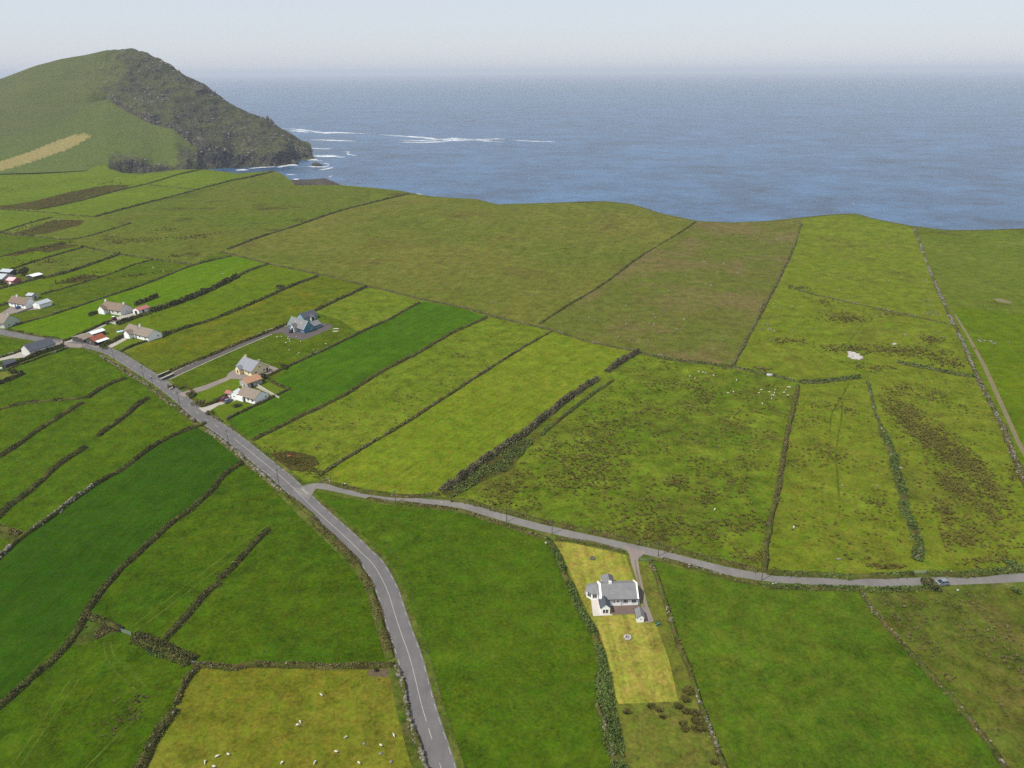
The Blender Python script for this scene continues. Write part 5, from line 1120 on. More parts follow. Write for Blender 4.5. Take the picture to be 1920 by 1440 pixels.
RC = [(1292, 1296, 2.4, 'largest upper rush clump against the garden wall'), (1286, 1312, 1.6, 'rush clump just below the largest upper clump by the garden wall'), (1221, 1325, 1.1, 'rush clump under the lower edge of the mown lawn'),
      (1236, 1333, 1.0, 'middle clump of three in a line under the mown lawn'), (1242, 1345, 1.0, 'lowest clump of three in a line under the mown lawn'), (1175, 1335, 1.2, 'lone rush clump beside the leafy thicket'),
      (1272, 1325, 1.5, 'rush clump right of the mown lawn corner'), (1287, 1335, 1.3, 'rush clump between the lawn corner and the garden wall'), (1304, 1338, 1.8, 'broad rush clump touching the garden wall above the bushy pair'),
      (1306, 1353, 1.8, 'upper one of the bushy pair of rush clumps by the garden wall'), (1310, 1366, 2.2, 'lower one of the bushy pair of rush clumps by the garden wall'), (1281, 1358, 1.3, 'upper rush clump left of the bushy pair'),
      (1284, 1368, 1.3, 'lower rush clump left of the bushy pair'), (1338, 1431, 0.9, 'small rush clump alone near the bottom of the garden')]
for x, y, w, lab in RC:
    p = G(x, y); P = []
    for k in range(int(34 * w)):
        a = rng.uniform(0, 6.28); r_ = w * .5 * math.sqrt(rng.uniform(0, 1)); P.append((p.x + math.cos(a) * r_ * 1.3, p.y + math.sin(a) * r_, p.z + .02))
    o = tufts(lab, P, 0.75, 'rushclump', 'rush_clump'); del o['kind']; tag(o, lab, 'rush clump', 'rush clumps at the foot of the garden')

tufts('pale dry tufts in the lower left pasture by the wheel tracks', stand([(235, 1340, 46, 40, -.6, 90), (262, 1310, 20, 12, 0, 20)]), 0.55, 'bush_brown', 'tussocks')
tufts('dark dung and thistle specks over the near left fields', uniform([(180, 1120), (500, 1000), (720, 1230), (400, 1240), (320, 1200)], 60) + uniform([(60, 1300), (150, 1220), (330, 1260), (260, 1420), (40, 1420)], 40) + uniform([(390, 1260), (720, 1270), (770, 1420), (300, 1420)], 26), 0.4, 'rushes', 'tussocks')

# green and brown scrub on the wet ground beside the tall hedge, and around the cross hedge: one mass each
def scrub(label, poly, n, hmax, mat, size=0.3):
    P = []
    for x, y, z in uniform(poly, n, .22, 4):
        P.append((x, y, z + hmax * rng.uniform(0, 1) * max(.1, .6 + mn.noise(Vector((x / 3, y / 3, 8))))))
    tag(clumps('scrub', np.array(P), size, M[mat]), label, None, None, 'stuff')
SC = [(1013, 817), (985, 845), (960, 880), (900, 905), (845, 936), (830, 925), (870, 898), (912, 866), (957, 835)]
scrub('green scrub on the wet ground right of the tall hedge', SC, 5200, 1.1, 'bush_green'); scrub('brown scrub on the wet ground right of the tall hedge', SC, 2600, .8, 'bush_brown')
scrub('brown bracken in the triangle by the long dark hedge', [(162, 1157), (187, 1166), (225, 1184), (205, 1192), (150, 1210), (133, 1207)], 1500, .5, 'bush_brown', .24)
scrub('rough green growth below the thick cross hedge', [(255, 1200), (292, 1214), (330, 1228), (352, 1246), (325, 1243), (280, 1228)], 1500, .5, 'bush_green', .24)
# ------------------------------------------------------------------ houses
def roofmat(name, c, var=0.12, k=0.5):
    t = NT(name)
    a = t.noise(0.6, 5, 0.65); b = t.noise(4.0, 3, 0.6)
    w_ = t.n('ShaderNodeTexWave'); t.l(t.co, w_.inputs[0]); w_.bands_direction = 'Z'; w_.inputs['Scale'].default_value = 1.6; w_.inputs['Distortion'].default_value = 0.4
    f = t.math('ADD', t.math('ADD', t.ramp(a, 0.3, 0.7, 1 - var, 1 + var), t.ramp(b, 0.3, 0.7, -.08, .08)), t.ramp(w_.outputs[1], 0, 1, -.05, .05))
    return t.done(t.scale(alb(c, k), f), 0.75)
M['white'] = plain('white render', (246, 246, 244), 0.8, 0.05, 0.8, 0.86)
M['cream'] = plain('cream render', (240, 224, 176), 0.8, 0.06, 0.8, 0.8)
M['offwhite'] = plain('weathered white render', (226, 224, 216), 0.85, 0.1, 0.8, 0.75)
M['greyrender'] = plain('grey render', (190, 192, 186), 0.85, 0.1, 0.8, 0.7)
M['greenish'] = plain('pale green render', (206, 214, 196), 0.85, 0.08, 0.8, 0.7)
M['bluewall'] = plain('blue painted render', (92, 146, 172), 0.8, 0.08, 0.8, 0.55)
M['lightblue'] = plain('light blue painted render', (150, 196, 208), 0.8, 0.08, 0.8, 0.6)
M['tanwall'] = plain('tan block wall', (200, 192, 180), 0.85, 0.1, 0.8, 0.6)
M['darkwall'] = plain('dark weathered wall', (96, 94, 88), 0.9, 0.15, 0.8, 0.5)
M['slate'] = roofmat('grey slate', (152, 152, 152)); M['slate_dark'] = roofmat('dark slate', (98, 102, 112)); M['slate_blue'] = roofmat('pale blue grey slate', (164, 167, 174))
M['brown_roof'] = roofmat('brown tile', (150, 130, 112)); M['tan_roof'] = roofmat('tan orange tile', (206, 158, 122)); M['rust_roof'] = roofmat('rusty sheet', (176, 96, 66), .25)
M['red_roof'] = roofmat('red sheet', (206, 130, 126)); M['pink_roof'] = roofmat('pale pink sheet', (244, 190, 190), .1, .7); M['grey_sheet'] = roofmat('pale grey sheet', (196, 202, 208), .1, .6)
M['lichen_roof'] = roofmat('grey brown tile', (160, 146, 130)); M['white_sheet'] = roofmat('white sheet', (232, 236, 232), .06, .75)
t = NT('window glass'); t.bs.inputs['Specular IOR Level'].default_value = 0.5
M['glass'] = t.done((0.015, 0.018, 0.022, 1), 0.08)
M['frame'] = plain('white window frame', (240, 240, 240), 0.5, 0.03, 1, 0.8)
M['door'] = plain('dark door', (70, 58, 54), 0.6, 0.1, 1, 0.5)
M['gutter'] = plain('gutter', (70, 70, 74), 0.5, 0.05, 1, 0.5)

def window(parent, side, pos, z, w, h, mull=1, kind='window', Lx=0, Ly=0):
    """side: S = long face y=0, F = face x=0, E = x=Lx, N = y=Ly; pos along the face"""
    root_v = MB(); pane = MB()
    def put(mb, a0, a1, z0, z1, d0, d1):
        if side == 'S': mb.box(a0, a1, -d1, -d0, z0, z1)
        elif side == 'F': mb.box(-d1, -d0, a0, a1, z0, z1)
        elif side == 'E': mb.box(Lx + d0, Lx + d1, a0, a1, z0, z1)
        else: mb.box(a0, a1, Ly + d0, Ly + d1, z0, z1)
    fw = 0.09
    a0, a1 = pos - w / 2, pos + w / 2
    put(pane, a0 + fw, a1 - fw, z + fw, z + h - fw, -0.03, 0.012)
    put(root_v, a0, a0 + fw, z, z + h, -0.02, 0.06); put(root_v, a1 - fw, a1, z, z + h, -0.02, 0.06)
    put(root_v, a0 + fw, a1 - fw, z, z + fw, -0.02, 0.055); put(root_v, a0 + fw, a1 - fw, z + h - fw, z + h, -0.02, 0.055)
    for k in range(1, mull + 1):
        c = a0 + (a1 - a0) * k / (mull + 1); put(root_v, c - .035, c + .035, z + fw, z + h - fw, -0.02, 0.05)
    wobj = root_v.build(kind, M['frame'], parent); pane.build('pane', M['glass'], wobj)
    return wobj
def door(parent, side, pos, w=0.95, h=2.05, mat='door', Lx=0, Ly=0, kind='door'):
    mb = MB(); a0, a1 = pos - w / 2, pos + w / 2
    if side == 'S': mb.box(a0, a1, -.05, .02, 0.02, h)
    elif side == 'F': mb.box(-.05, .02, a0, a1, 0.02, h)
    elif side == 'E': mb.box(Lx - .02, Lx + .05, a0, a1, 0.02, h)
    d = mb.build(kind, M[mat], parent)
    hb = MB()
    if side == 'S': hb.box(a1 - .15, a1 - .06, -.11, -.05, 1.0, 1.06)
    elif side == 'F': hb.box(-.11, -.05, a1 - .15, a1 - .06, 1.0, 1.06)
    else: hb.box(Lx + .05, Lx + .11, a1 - .15, a1 - .06, 1.0, 1.06)
    hb.build('handle', M['gutter'], d); return d
def gable(root, Lx, Ly, eh, rh, axis, wall, roof, ov=0.3, x0=0.0, y0=0.0, wname='wall', rname='roof', verge=None, base=-0.4):
    """a gabled block; axis = direction of the ridge"""
    w = MB()
    if axis == 'x': w.prism([(y0, base), (y0 + Ly, base), (y0 + Ly, eh), (y0 + Ly / 2, rh), (y0, eh)], 'x', x0, x0 + Lx)
    else: w.prism([(x0, base), (x0 + Lx, base), (x0 + Lx, eh), (x0 + Lx / 2, rh), (x0, eh)], 'y', y0, y0 + Ly)
    wo = w.build(wname, M[wall], root)
    half = (Ly if axis == 'x' else Lx) / 2; sl = (rh - eh) / half; th = 0.14; e = eh - sl * ov; lift = 0.02
    c0 = (y0 if axis == 'x' else x0)
    r_ = MB(); A, B = ((x0 - (0 if verge else ov * .6), x0 + Lx + (0 if verge else ov * .6)) if axis == 'x' else (y0 - (0 if verge else ov * .6), y0 + Ly + (0 if verge else ov * .6)))
    prof = [(c0 - ov, e + lift), (c0 + half, rh + lift), (c0 + 2 * half + ov, e + lift), (c0 + 2 * half + ov, e + lift + th), (c0 + half, rh + lift + th), (c0 - ov, e + lift + th)]
    r_.prism(prof, axis, A, B)
    ro = r_.build(rname, M[roof], root)
    for cc, s in ((c0 - ov, -1), (c0 + 2 * half + ov, 1)):
        g_ = MB()
        lo, hi = (cc - .1, cc) if s < 0 else (cc, cc + .1)
        if axis == 'x': g_.box(A, B, lo, hi, e - .02, e + .1)
        else: g_.box(lo, hi, A, B, e - .02, e + .1)
        g_.build('gutter', M['gutter'], ro)
    if verge:
        vw = .32
        for q in ((A, A + vw), (B - vw, B)):
            v = MB().prism([(c0 - ov - .03, e + lift - .12), (c0 + half, rh + lift - .08), (c0 + 2 * half + ov + .03, e + lift - .12), (c0 + 2 * half + ov + .03, e + lift + th + .14), (c0 + half, rh + lift + th + .16), (c0 - ov - .03, e + lift + th + .14)], axis, q[0] - (.04 if q[0] == A else 0), q[1] + (.04 if q[1] == B else 0))
            v.build('verge', M[verge], ro)
    return wo, ro
def chimney(ro, x, y, z, h=1.1, mat='white', s=.42):
    c = MB().box(x - s, x + s, y - s * .7, y + s * .7, z - .8, z + h).build('chimney', M[mat], ro)
    p = MB()
    for dx in (-.18, .18): p.tube((x + dx, y, z + h), (x + dx, y, z + h + .32), .11, .1, 8)
    p.build('chimney_pot', M['tan_roof'], c)
def site(A, B, C, depth=None):
    """local frame on the ground: origin B (nearest corner), x towards C, y towards A"""
    b = G(*B); c = G(*C); vc = Vector((c.x - b.x, c.y - b.y))
    if A is not None:
        a = G(*A); va = Vector((a.x - b.x, a.y - b.y))
        ang = (math.atan2(vc.y, vc.x) + math.atan2(-va.x, va.y)) if False else None
        ya = math.atan2(va.y, va.x) - math.pi / 2; yc = math.atan2(vc.y, vc.x)
        d = (ya - yc + math.pi) % (2 * math.pi) - math.pi
        yaw = yc + d / 2; La = va.length
    else: yaw = math.atan2(vc.y, vc.x); La = depth
    return b, yaw, vc.length, La
def house(name, label, cat, A, B, C, eh, rh, axis, wall, roof, wins=(), doors=(), chim=(), depth=None, group=None, verge=None, gable_wall=None):
    b, yaw, Lx, Ly = site(A, B, C, depth)
    root = tag(empty(name, b, yaw), label, cat, group)
    wo, ro = gable(root, Lx, Ly, eh, rh, axis, wall, roof, verge=verge)
    for (s, f, z, w, h, mu) in wins: window(wo, s, f * (Lx if s in 'SN' else Ly), z, w, h, mu, Lx=Lx, Ly=Ly)
    for (s, f, w, h, mt) in doors: door(wo, s, f * (Lx if s in 'SN' else Ly), w, h, mt, Lx=Lx, Ly=Ly)
    for (f, h, mt) in chim:
        x, y = (f * Lx, Ly / 2) if axis == 'x' else (Lx / 2, f * Ly)
        chimney(ro, x, y, rh, h, mt)
    return root, wo, ro, Lx, Ly

# --- the white bungalow in the foreground garden
root, wo, ro, Lx, Ly = house('bungalow', 'white bungalow with grey slate roof and glazed sunroom inside the mown garden', 'house', None, (1125.5, 1136.8), (1196.5, 1134), 2.45, 4.5, 'x', 'white', 'slate', depth=6.8, verge='white',
    wins=[('S', .36, 1.0, .55, .8, 0), ('S', .46, 1.1, .6, .75, 0), ('S', .66, .85, 1.25, 1.15, 2), ('S', .88, .85, 1.25, 1.15, 2), ('N', .4, .9, 1.2, 1.1, 1), ('N', .75, .9, 1.2, 1.1, 1)], doors=[('S', .545, .9, 2.05, 'frame')], chim=[])
chimney(ro, Lx * .29, Ly / 2 + .1, 4.5, .9, 'white', .38)
m_ = MB(); m_.tube((Lx * .56, -.06, 0.05), (Lx * .56, -.06, 2.4), .045, .045, 6); m_.build('downpipe', M['gutter'], wo)
gable(root, 2.35, 3.2, 2.15, 3.25, 'y', 'white', 'slate_dark', .18, x0=-.3, y0=-3.1, wname='porch', rname='porch_roof')
# porch glazing
pw = [o for o in bpy.data.objects if o.name == 'porch'][0]
for px_ in (.5, 1.25):
    fr = MB(); fr.box(px_ - .33, px_ - .26, -3.17, -3.09, .35, 1.75); fr.box(px_ + .26, px_ + .33, -3.17, -3.09, .35, 1.75); fr.box(px_ - .26, px_ + .26, -3.165, -3.09, .35, .43); fr.box(px_ - .26, px_ + .26, -3.165, -3.09, 1.67, 1.75)
    f_ = fr.build('window', M['frame'], pw); MB().box(px_ - .26, px_ + .26, -3.115, -3.08, .43, 1.67).build('pane', M['glass'], f_)
MB().box(2.04, 2.1, -2.3, -1.4, .05, 1.95).build('door', M['frame'], pw)
# octagonal sunroom on the left gable
def poly_pts(cx, cy, r, a0, n): return [(cx + r * math.cos(a0 + 2 * math.pi * k / n), cy + r * math.sin(a0 + 2 * math.pi * k / n)) for k in range(n)]
cx_, cy_ = -1.15, 4.6
oct_ = poly_pts(cx_, cy_, 2.15, math.pi / 8, 8)
sun = MB().prism(oct_, 'z', -.3, 2.1).build('sunroom', M['white'], root)
top = poly_pts(cx_, cy_, 2.4, math.pi / 8, 8); ap = (cx_ + .6, cy_, 3.5)
mb = MB(); mb.add([(x, y, 2.06) for x, y in top] + [(x, y, 2.18) for x, y in top] + [ap], [tuple(range(8))[::-1]] + [(k, (k + 1) % 8, 8 + (k + 1) % 8, 8 + k) for k in range(8)] + [(8 + k, 8 + (k + 1) % 8, 16) for k in range(8)])
mb.build('sunroom_roof', M['slate'], sun)
for k in (3, 4, 5, 6):
    (ax, ay), (bx, by) = oct_[k], oct_[(k + 1) % 8]
    mx_, my_ = (ax + bx) / 2, (ay + by) / 2; dx, dy = (bx - ax), (by - ay); ln = math.hypot(dx, dy); dx /= ln; dy /= ln; nx_, ny_ = mx_ - cx_, my_ - cy_; nl = math.hypot(nx_, ny_); nx_ /= nl; ny_ /= nl
    def slab(a0, a1, z0, z1, d0, d1, mb):
        vs = []
        for z in (z0, z1):
            for d in (d0, d1):
                for a in (a0, a1): vs.append((mx_ + dx * a + nx_ * d, my_ + dy * a + ny_ * d, z))
        mb.add(vs, [(0, 1, 3, 2), (4, 6, 7, 5), (0, 4, 5, 1), (2, 3, 7, 6), (0, 2, 6, 4), (1, 5, 7, 3)])
    fr = MB(); slab(-.62, -.55, .5, 1.85, -.02, .05, fr); slab(.55, .62, .5, 1.85, -.02, .05, fr); slab(-.04, .04, .58, 1.77, -.02, .045, fr); slab(-.55, .55, .5, .58, -.02, .048, fr); slab(-.55, .55, 1.77, 1.85, -.02, .048, fr)
    f_ = fr.build('window', M['frame'], sun); pn = MB(); slab(-.55, .55, .58, 1.77, -.03, .012, pn); pn.build('pane', M['glass'], f_)
# hipped back projection whose top shows over the ridge
hb = MB(); x0_, x1_, y0_, y1_ = 1.2, 4.6, Ly - 1.2, Ly + 2.6
hb.box(x0_ + .2, x1_ - .2, Ly - .5, y1_ - .2, -.3, 2.45); hbw = hb.build('back_wing', M['white'], root)
hr = MB(); hr.add([(x0_, y0_ - 2.0, 2.5), (x1_, y0_ - 2.0, 2.5), (x1_, y1_, 2.5), (x0_, y1_, 2.5), ((x0_ + x1_) / 2, y0_ - .4, 4.75), ((x0_ + x1_) / 2, y1_ - 1.9, 4.75)], [(3, 2, 1, 0), (0, 1, 4), (1, 2, 5, 4), (2, 3, 5), (3, 0, 4, 5)])
hr.build('back_wing_roof', M['slate'], hbw)
MB().box(Lx + .35, Lx + .42, .2, 3.4, 0, .9).build('side_rail', M['white'], root)

root, wo, ro, Lx, Ly = house('garden_shed', 'small white garden shed with grey slate roof beside the bungalow terrace', 'shed', None, (1194.3, 1167.3), (1207, 1167), 1.75, 2.55, 'y', 'white', 'slate', wins=[('S', .5, .95, .5, .5, 0)], depth=2.8)
door(wo, 'F', Ly * .5, .8, 1.6, 'frame', Lx, Ly)

# --- the houses along the main road
root, wo, ro, Lx, Ly = house('yellow_house', 'cream yellow house with pale grey slate roof at the end of a curving drive', 'house', (444, 695), (472.5, 706.8), (505, 695.3), 2.5, 5.9, 'y', 'cream', 'slate_blue',
    wins=[('S', .25, .9, 1.1, 1.1, 1), ('S', .5, 3.2, .9, .9, 0), ('S', .72, .9, 1.2, 1.1, 1), ('F', .2, .9, 1.5, 1.1, 2), ('F', .38, .9, .9, 1.1, 1)], doors=[('S', .9, .9, 2.0, 'door')], chim=[(.86, 1.2, 'cream')])
gable(root, 2.2, 3.2, 2.5, 4.0, 'x', 'cream', 'slate_blue', .2, x0=-2.0, y0=Ly * .55, wname='porch', rname='porch_roof')
pw = [o for o in root.children if o.name.startswith('porch') and 'roof' not in o.name][0]
MB().box(-2.05, -1.98, Ly * .55 + 1.0, Ly * .55 + 2.1, .5, 2.0).build('window', M['glass'], pw)
root, wo, ro, Lx, Ly = house('outbuilding', 'gabled outbuilding with tan orange tiled roof between two houses', 'outbuilding', (455.5, 720.5), (465.3, 729), (487.6, 717.6), 2.5, 3.9, 'x', 'tanwall', 'tan_roof',
    wins=[('F', .5, 1.0, .9, .9, 0), ('S', .6, 1.0, .8, .8, 0)], doors=[('S', .3, 1.0, 2.0, 'door')])
root, wo, ro, Lx, Ly = house('tan_bungalow', 'white bungalow with grey brown tiled roof above a flower bed lawn', 'house', (445.5, 748.8), (479, 758.6), (504.6, 746.8), 2.4, 4.8, 'y', 'white', 'lichen_roof',
    wins=[('F', .15, .9, 1.4, 1.1, 2), ('F', .38, .9, 1.2, 1.1, 1), ('F', .85, .9, 1.4, 1.1, 2), ('S', .8, 1.0, .8, .9, 0)], doors=[('F', .6, 1.0, 2.1, 'door')], chim=[(.97, 1.1, 'offwhite')], gable_wall='greyrender')
mb = MB(); mb.box(-.9, .2, Ly * .62, Ly * .95, -.2, 2.3); mb.build('bay', M['white'], wo)
root, wo, ro, Lx, Ly = house('garage', 'white gabled garage joined to the left end of the tan roofed bungalow', 'garage', (436.6, 747.3), (445, 749.9), (452, 743.5), 2.7, 3.8, 'x', 'white', 'white_sheet', wins=[('F', .5, 1.2, .9, .7, 1)], doors=[('S', .6, 1.0, 2.0, 'door')])
root, wo, ro, Lx, Ly = house('small_shed', 'tiny white shed with red roof behind the maroon car', 'shed', (425.6, 742.6), (432.2, 745.6), (437.2, 742), 1.9, 2.7, 'y', 'white', 'red_roof', doors=[('F', .5, .9, 1.7, 'frame')])

root, wo, ro, Lx, Ly = house('blue_house', 'blue painted house with steep grey slate roof on a mauve gravel yard', 'house', (541, 615.6), (571, 625.2), (589, 618.8), 2.2, 6.0, 'y', 'bluewall', 'slate',
    wins=[('S', .5, 3.2, .9, 1.1, 0), ('S', .75, .9, 1.0, 1.2, 1), ('F', .12, .8, 1.0, 1.2, 1), ('F', .88, .8, 1.2, 1.2, 1)], doors=[('F', .3, 1.1, 2.0, 'door')], chim=[], verge='lightblue')
for f in (.3, .62):
    MB().prism([(Lx * .16, 3.35), (Lx * .30, 4.55), (Lx * .30, 4.66), (Lx * .16, 3.47)], 'y', Ly * f, Ly * f + .8).build('skylight', M['white_sheet'], ro)
gable(root, 2.6, 3.0, 2.2, 4.4, 'x', 'offwhite', 'slate', .25, x0=-2.2, y0=Ly * .42, wname='porch', rname='porch_roof')
pw = [o for o in root.children if o.name.startswith('porch') and 'roof' not in o.name][0]
MB().box(-2.26, -2.19, Ly * .42 + .7, Ly * .42 + 2.2, .1, 2.2).build('door', M['glass'], pw)
gable(root, 5.2, 5.0, 2.2, 4.0, 'x', 'bluewall', 'slate', .25, x0=Lx + .02, y0=.5, wname='side_wing', rname='side_wing_roof')
sw = [o for o in root.children if o.name.startswith('side_wing') and 'roof' not in o.name][0]
for q in (Lx + 1.2, Lx + 2.8, Lx + 4.2):
    f_ = MB().box(q - .45, q + .45, .42, .5, .8, 1.95).build('window', M['frame'], sw); MB().box(q - .33, q + .33, .405, .43, .92, 1.83).build('pane', M['glass'], f_)
root, wo, ro, Lx, Ly = house('blue_garage', 'light blue garage block with dark slate roof behind the blue house', 'garage', (559.5, 600.5), (570, 604.5), (594, 596), 2.4, 4.6, 'x', 'lightblue', 'slate_dark', wins=[('F', .5, .8, 1.0, 1.2, 1), ('S', .8, .9, 1.0, .9, 1)], doors=[])
gable(root, 2.6, 1.8, 2.5, 3.8, 'y', 'offwhite', 'slate_dark', .15, x0=Lx * .42, y0=-1.6, wname='porch', rname='porch_roof')
pw = [o for o in root.children if o.name.startswith('porch') and 'roof' not in o.name][0]
MB().box(Lx * .42 + .6, Lx * .42 + 2.0, -1.66, -1.58, .1, 2.2).build('door', M['glass'], pw)

root, wo, ro, Lx, Ly = house('bungalow', 'white bungalow with brown roof and a small gabled front beside a pale drive', 'house', (240, 626.5), (279, 640.2), (303, 631.2), 2.4, 5.2, 'y', 'white', 'lichen_roof',
    wins=[('F', .12, .9, 1.3, 1.1, 2), ('F', .35, .9, 1.2, 1.1, 1), ('S', .7, 1.0, .9, .9, 0)], doors=[('F', .5, 1.0, 2.0, 'door')], chim=[(.55, 1.3, 'white')])
gable(root, 3.0, 4.6, 2.4, 4.3, 'x', 'white', 'lichen_roof', .25, x0=-2.4, y0=Ly * .6, wname='front_wing', rname='front_wing_roof')
root, wo, ro, Lx, Ly = house('rusty_shed', 'old shed with rusty red sheet roof at the roadside bend', 'shed', (164, 644.5), (179, 648.5), (201, 640.5), 2.4, 4.2, 'x', 'darkwall', 'rust_roof', wins=[('F', .5, 1.0, .8, .8, 0)], doors=[('S', .3, 1.8, 2.0, 'glass'), ('S', .72, 1.8, 2.0, 'glass')])  # near-black door panels stand in for the shade inside the open bays
mb = MB(); mb.add([(.4, -.1, 2.45), (Lx, -.1, 2.45), (Lx, -2.3, 2.0), (.4, -2.3, 2.0), (.4, -.1, 2.55), (Lx, -.1, 2.55), (Lx, -2.3, 2.1), (.4, -2.3, 2.1)], [(0, 1, 2, 3), (7, 6, 5, 4), (0, 4, 5, 1), (1, 5, 6, 2), (2, 6, 7, 3), (3, 7, 4, 0)])
lt = mb.build('lean_to_roof', M['white_sheet'], root); mb = MB()
for q in (.5, Lx * .35, Lx * .68, Lx - .1): mb.box(q - .08, q + .08, -2.2, -2.04, -.2, 2.05)
mb.build('lean_to_posts', M['darkwall'], root)
house('low_shed', 'low dark shed between the pale drive and the rusty roofed shed', 'shed', (141, 637.5), (158, 643.5), (175, 636.5), 1.9, 2.8, 'x', 'darkwall', 'lichen_roof', doors=[('S', .5, 1.4, 1.7, 'glass')])
house('pale_roof_shed', 'narrow shed with pale sheet roof behind the rusty roofed shed', 'shed', (167, 632), (174, 634.5), (196, 626), 2.2, 3.0, 'x', 'darkwall', 'white_sheet', doors=[('S', .5, 1.2, 1.9, 'door')])
root, wo, ro, Lx, Ly = house('long_house', 'white house with long brown roof and grey gable by the pale drive', 'house', (194.5, 584.5), (227.5, 591.8), (247.5, 584.2), 2.8, 5.8, 'y', 'offwhite', 'brown_roof',
    wins=[('F', .15, 1.0, 1.4, 1.1, 2), ('F', .4, 1.0, 1.4, 1.1, 2), ('S', .5, 1.1, 1.0, 1.0, 1)], doors=[('F', .55, 1.0, 2.0, 'door')], chim=[(.95, 1.2, 'white'), (.06, 1.0, 'white')])
gable(root, 2.6, 5.0, 2.8, 4.9, 'x', 'white', 'brown_roof', .25, x0=-2.2, y0=Ly * .66, wname='front_wing', rname='front_wing_roof')
house('red_roof_shed', 'white shed with red sheet roof at the end of the pale yard', 'shed', (253.5, 587), (261.5, 590), (278, 583), 2.4, 3.6, 'x', 'white', 'red_roof', doors=[('F', .5, 2.2, 2.0, 'glass'), ('S', .4, 1.2, 2.0, 'door')])
house('slate_barn', 'long pale barn with dark slate roof standing alone by the road', 'barn', (47.3, 663), (58.3, 669.3), (101.5, 652.5), 3.0, 5.6, 'x', 'offwhite', 'slate_dark', wins=[('S', .12, 1.2, .7, .7, 0), ('S', .28, 1.2, .7, .7, 0), ('S', .5, 1.2, .8, .8, 0), ('S', .8, 1.2, .7, .7, 0)], doors=[('S', .66, 1.0, 2.0, 'door')])
house('left_house', 'house with dark brown roof and grey gable beside a blue car', 'house', (24.3, 572), (49, 579), (67, 572.6), 2.6, 5.6, 'y', 'white', 'brown_roof', wins=[('F', .15, 1.0, 1.4, 1.1, 2), ('F', .45, 1.0, 1.3, 1.1, 1), ('F', .8, 1.0, 1.3, 1.1, 1)], doors=[('F', .62, 1.0, 2.0, 'door')], chim=[(.7, 1.2, 'white')], gable_wall='greyrender')
house('grey_roof_shed', 'white shed with pale grey roof right of the house with the blue car', 'shed', (67.2, 576.4), (75.5, 579.2), (93.5, 571.6), 2.6, 3.9, 'x', 'white', 'grey_sheet', doors=[('F', .5, 2.0, 2.1, 'frame')])
house('small_outhouse', 'small pale outhouse behind the house with the blue car', 'outbuilding', (55.5, 560.5), (61.8, 562.6), (67.5, 558.5), 2.8, 3.8, 'y', 'greyrender', 'grey_sheet', doors=[('S', .5, .9, 1.9, 'glass')])
house('corner_house', 'pale green house with tall grey gable at the left edge by the road', 'house', (-14, 609), (9.4, 616.2), (33.5, 606), 3.0, 6.6, 'y', 'greenish', 'lichen_roof', wins=[('F', .2, 1.0, 1.3, 1.2, 2), ('S', .3, 1.0, .9, 1.0, 0), ('S', .75, 1.0, .9, 1.0, 0)], chim=[(.03, 1.0, 'offwhite')])
house('pink_roof_shed', 'small shed with pale pink roof in the far left farmyard', 'shed', (17, 531.8), (26.3, 534.2), (38.5, 529.4), 2.8, 4.2, 'y', 'red_roof', 'pink_roof', doors=[('F', .5, 2.0, 2.0, 'white')])
house('grey_farm_shed', 'wide pale grey farm shed left of the shed with the pink roof', 'shed', (-12, 527), (6, 532), (20, 524), 3.2, 5.4, 'y', 'greyrender', 'grey_sheet', doors=[('F', .4, 2.4, 2.6, 'door')])
house('back_farm_shed', 'grey roofed farm shed behind the shed with the pink roof', 'shed', (8, 514), (20, 517.5), (31, 512.5), 2.6, 3.8, 'y', 'darkwall', 'grey_sheet', doors=[('S', .5, 1.8, 2.0, 'glass')])
root, wo, ro, Lx, Ly = house('lean_to_shed', 'low dark open shed with a white sheet roof right of the farmyard tree', 'shed', (56, 521), (63.5, 524.2), (77, 518.8), 2.0, 2.7, 'x', 'darkwall', 'white_sheet', doors=[('S', .5, 3.0, 1.8, 'glass')])  # the wide dark door panel paints the shade of the open front
house('dark_roof_shed', 'dark slate roofed shed at the left edge below the slate barn', 'shed', (7, 689), (12, 692), (27, 684), 2.2, 3.3, 'x', 'darkwall', 'slate_dark', doors=[('F', .5, 1.0, 1.8, 'door')])
p = G(1.5, 695); r_ = tag(empty('oil_tank', p, .5), 'pale oil tank on blocks at the left edge below the slate barn', 'oil tank')
MB().tube((-.9, 0, 1.0), (.9, 0, 1.0), .65, .65, 16).build('tank', M['greenish'], r_, smooth=False); MB().box(-.7, -.4, -.5, .5, -.2, .42).box(.4, .7, -.5, .5, -.2, .42).build('blocks', M['greyrender'], r_)
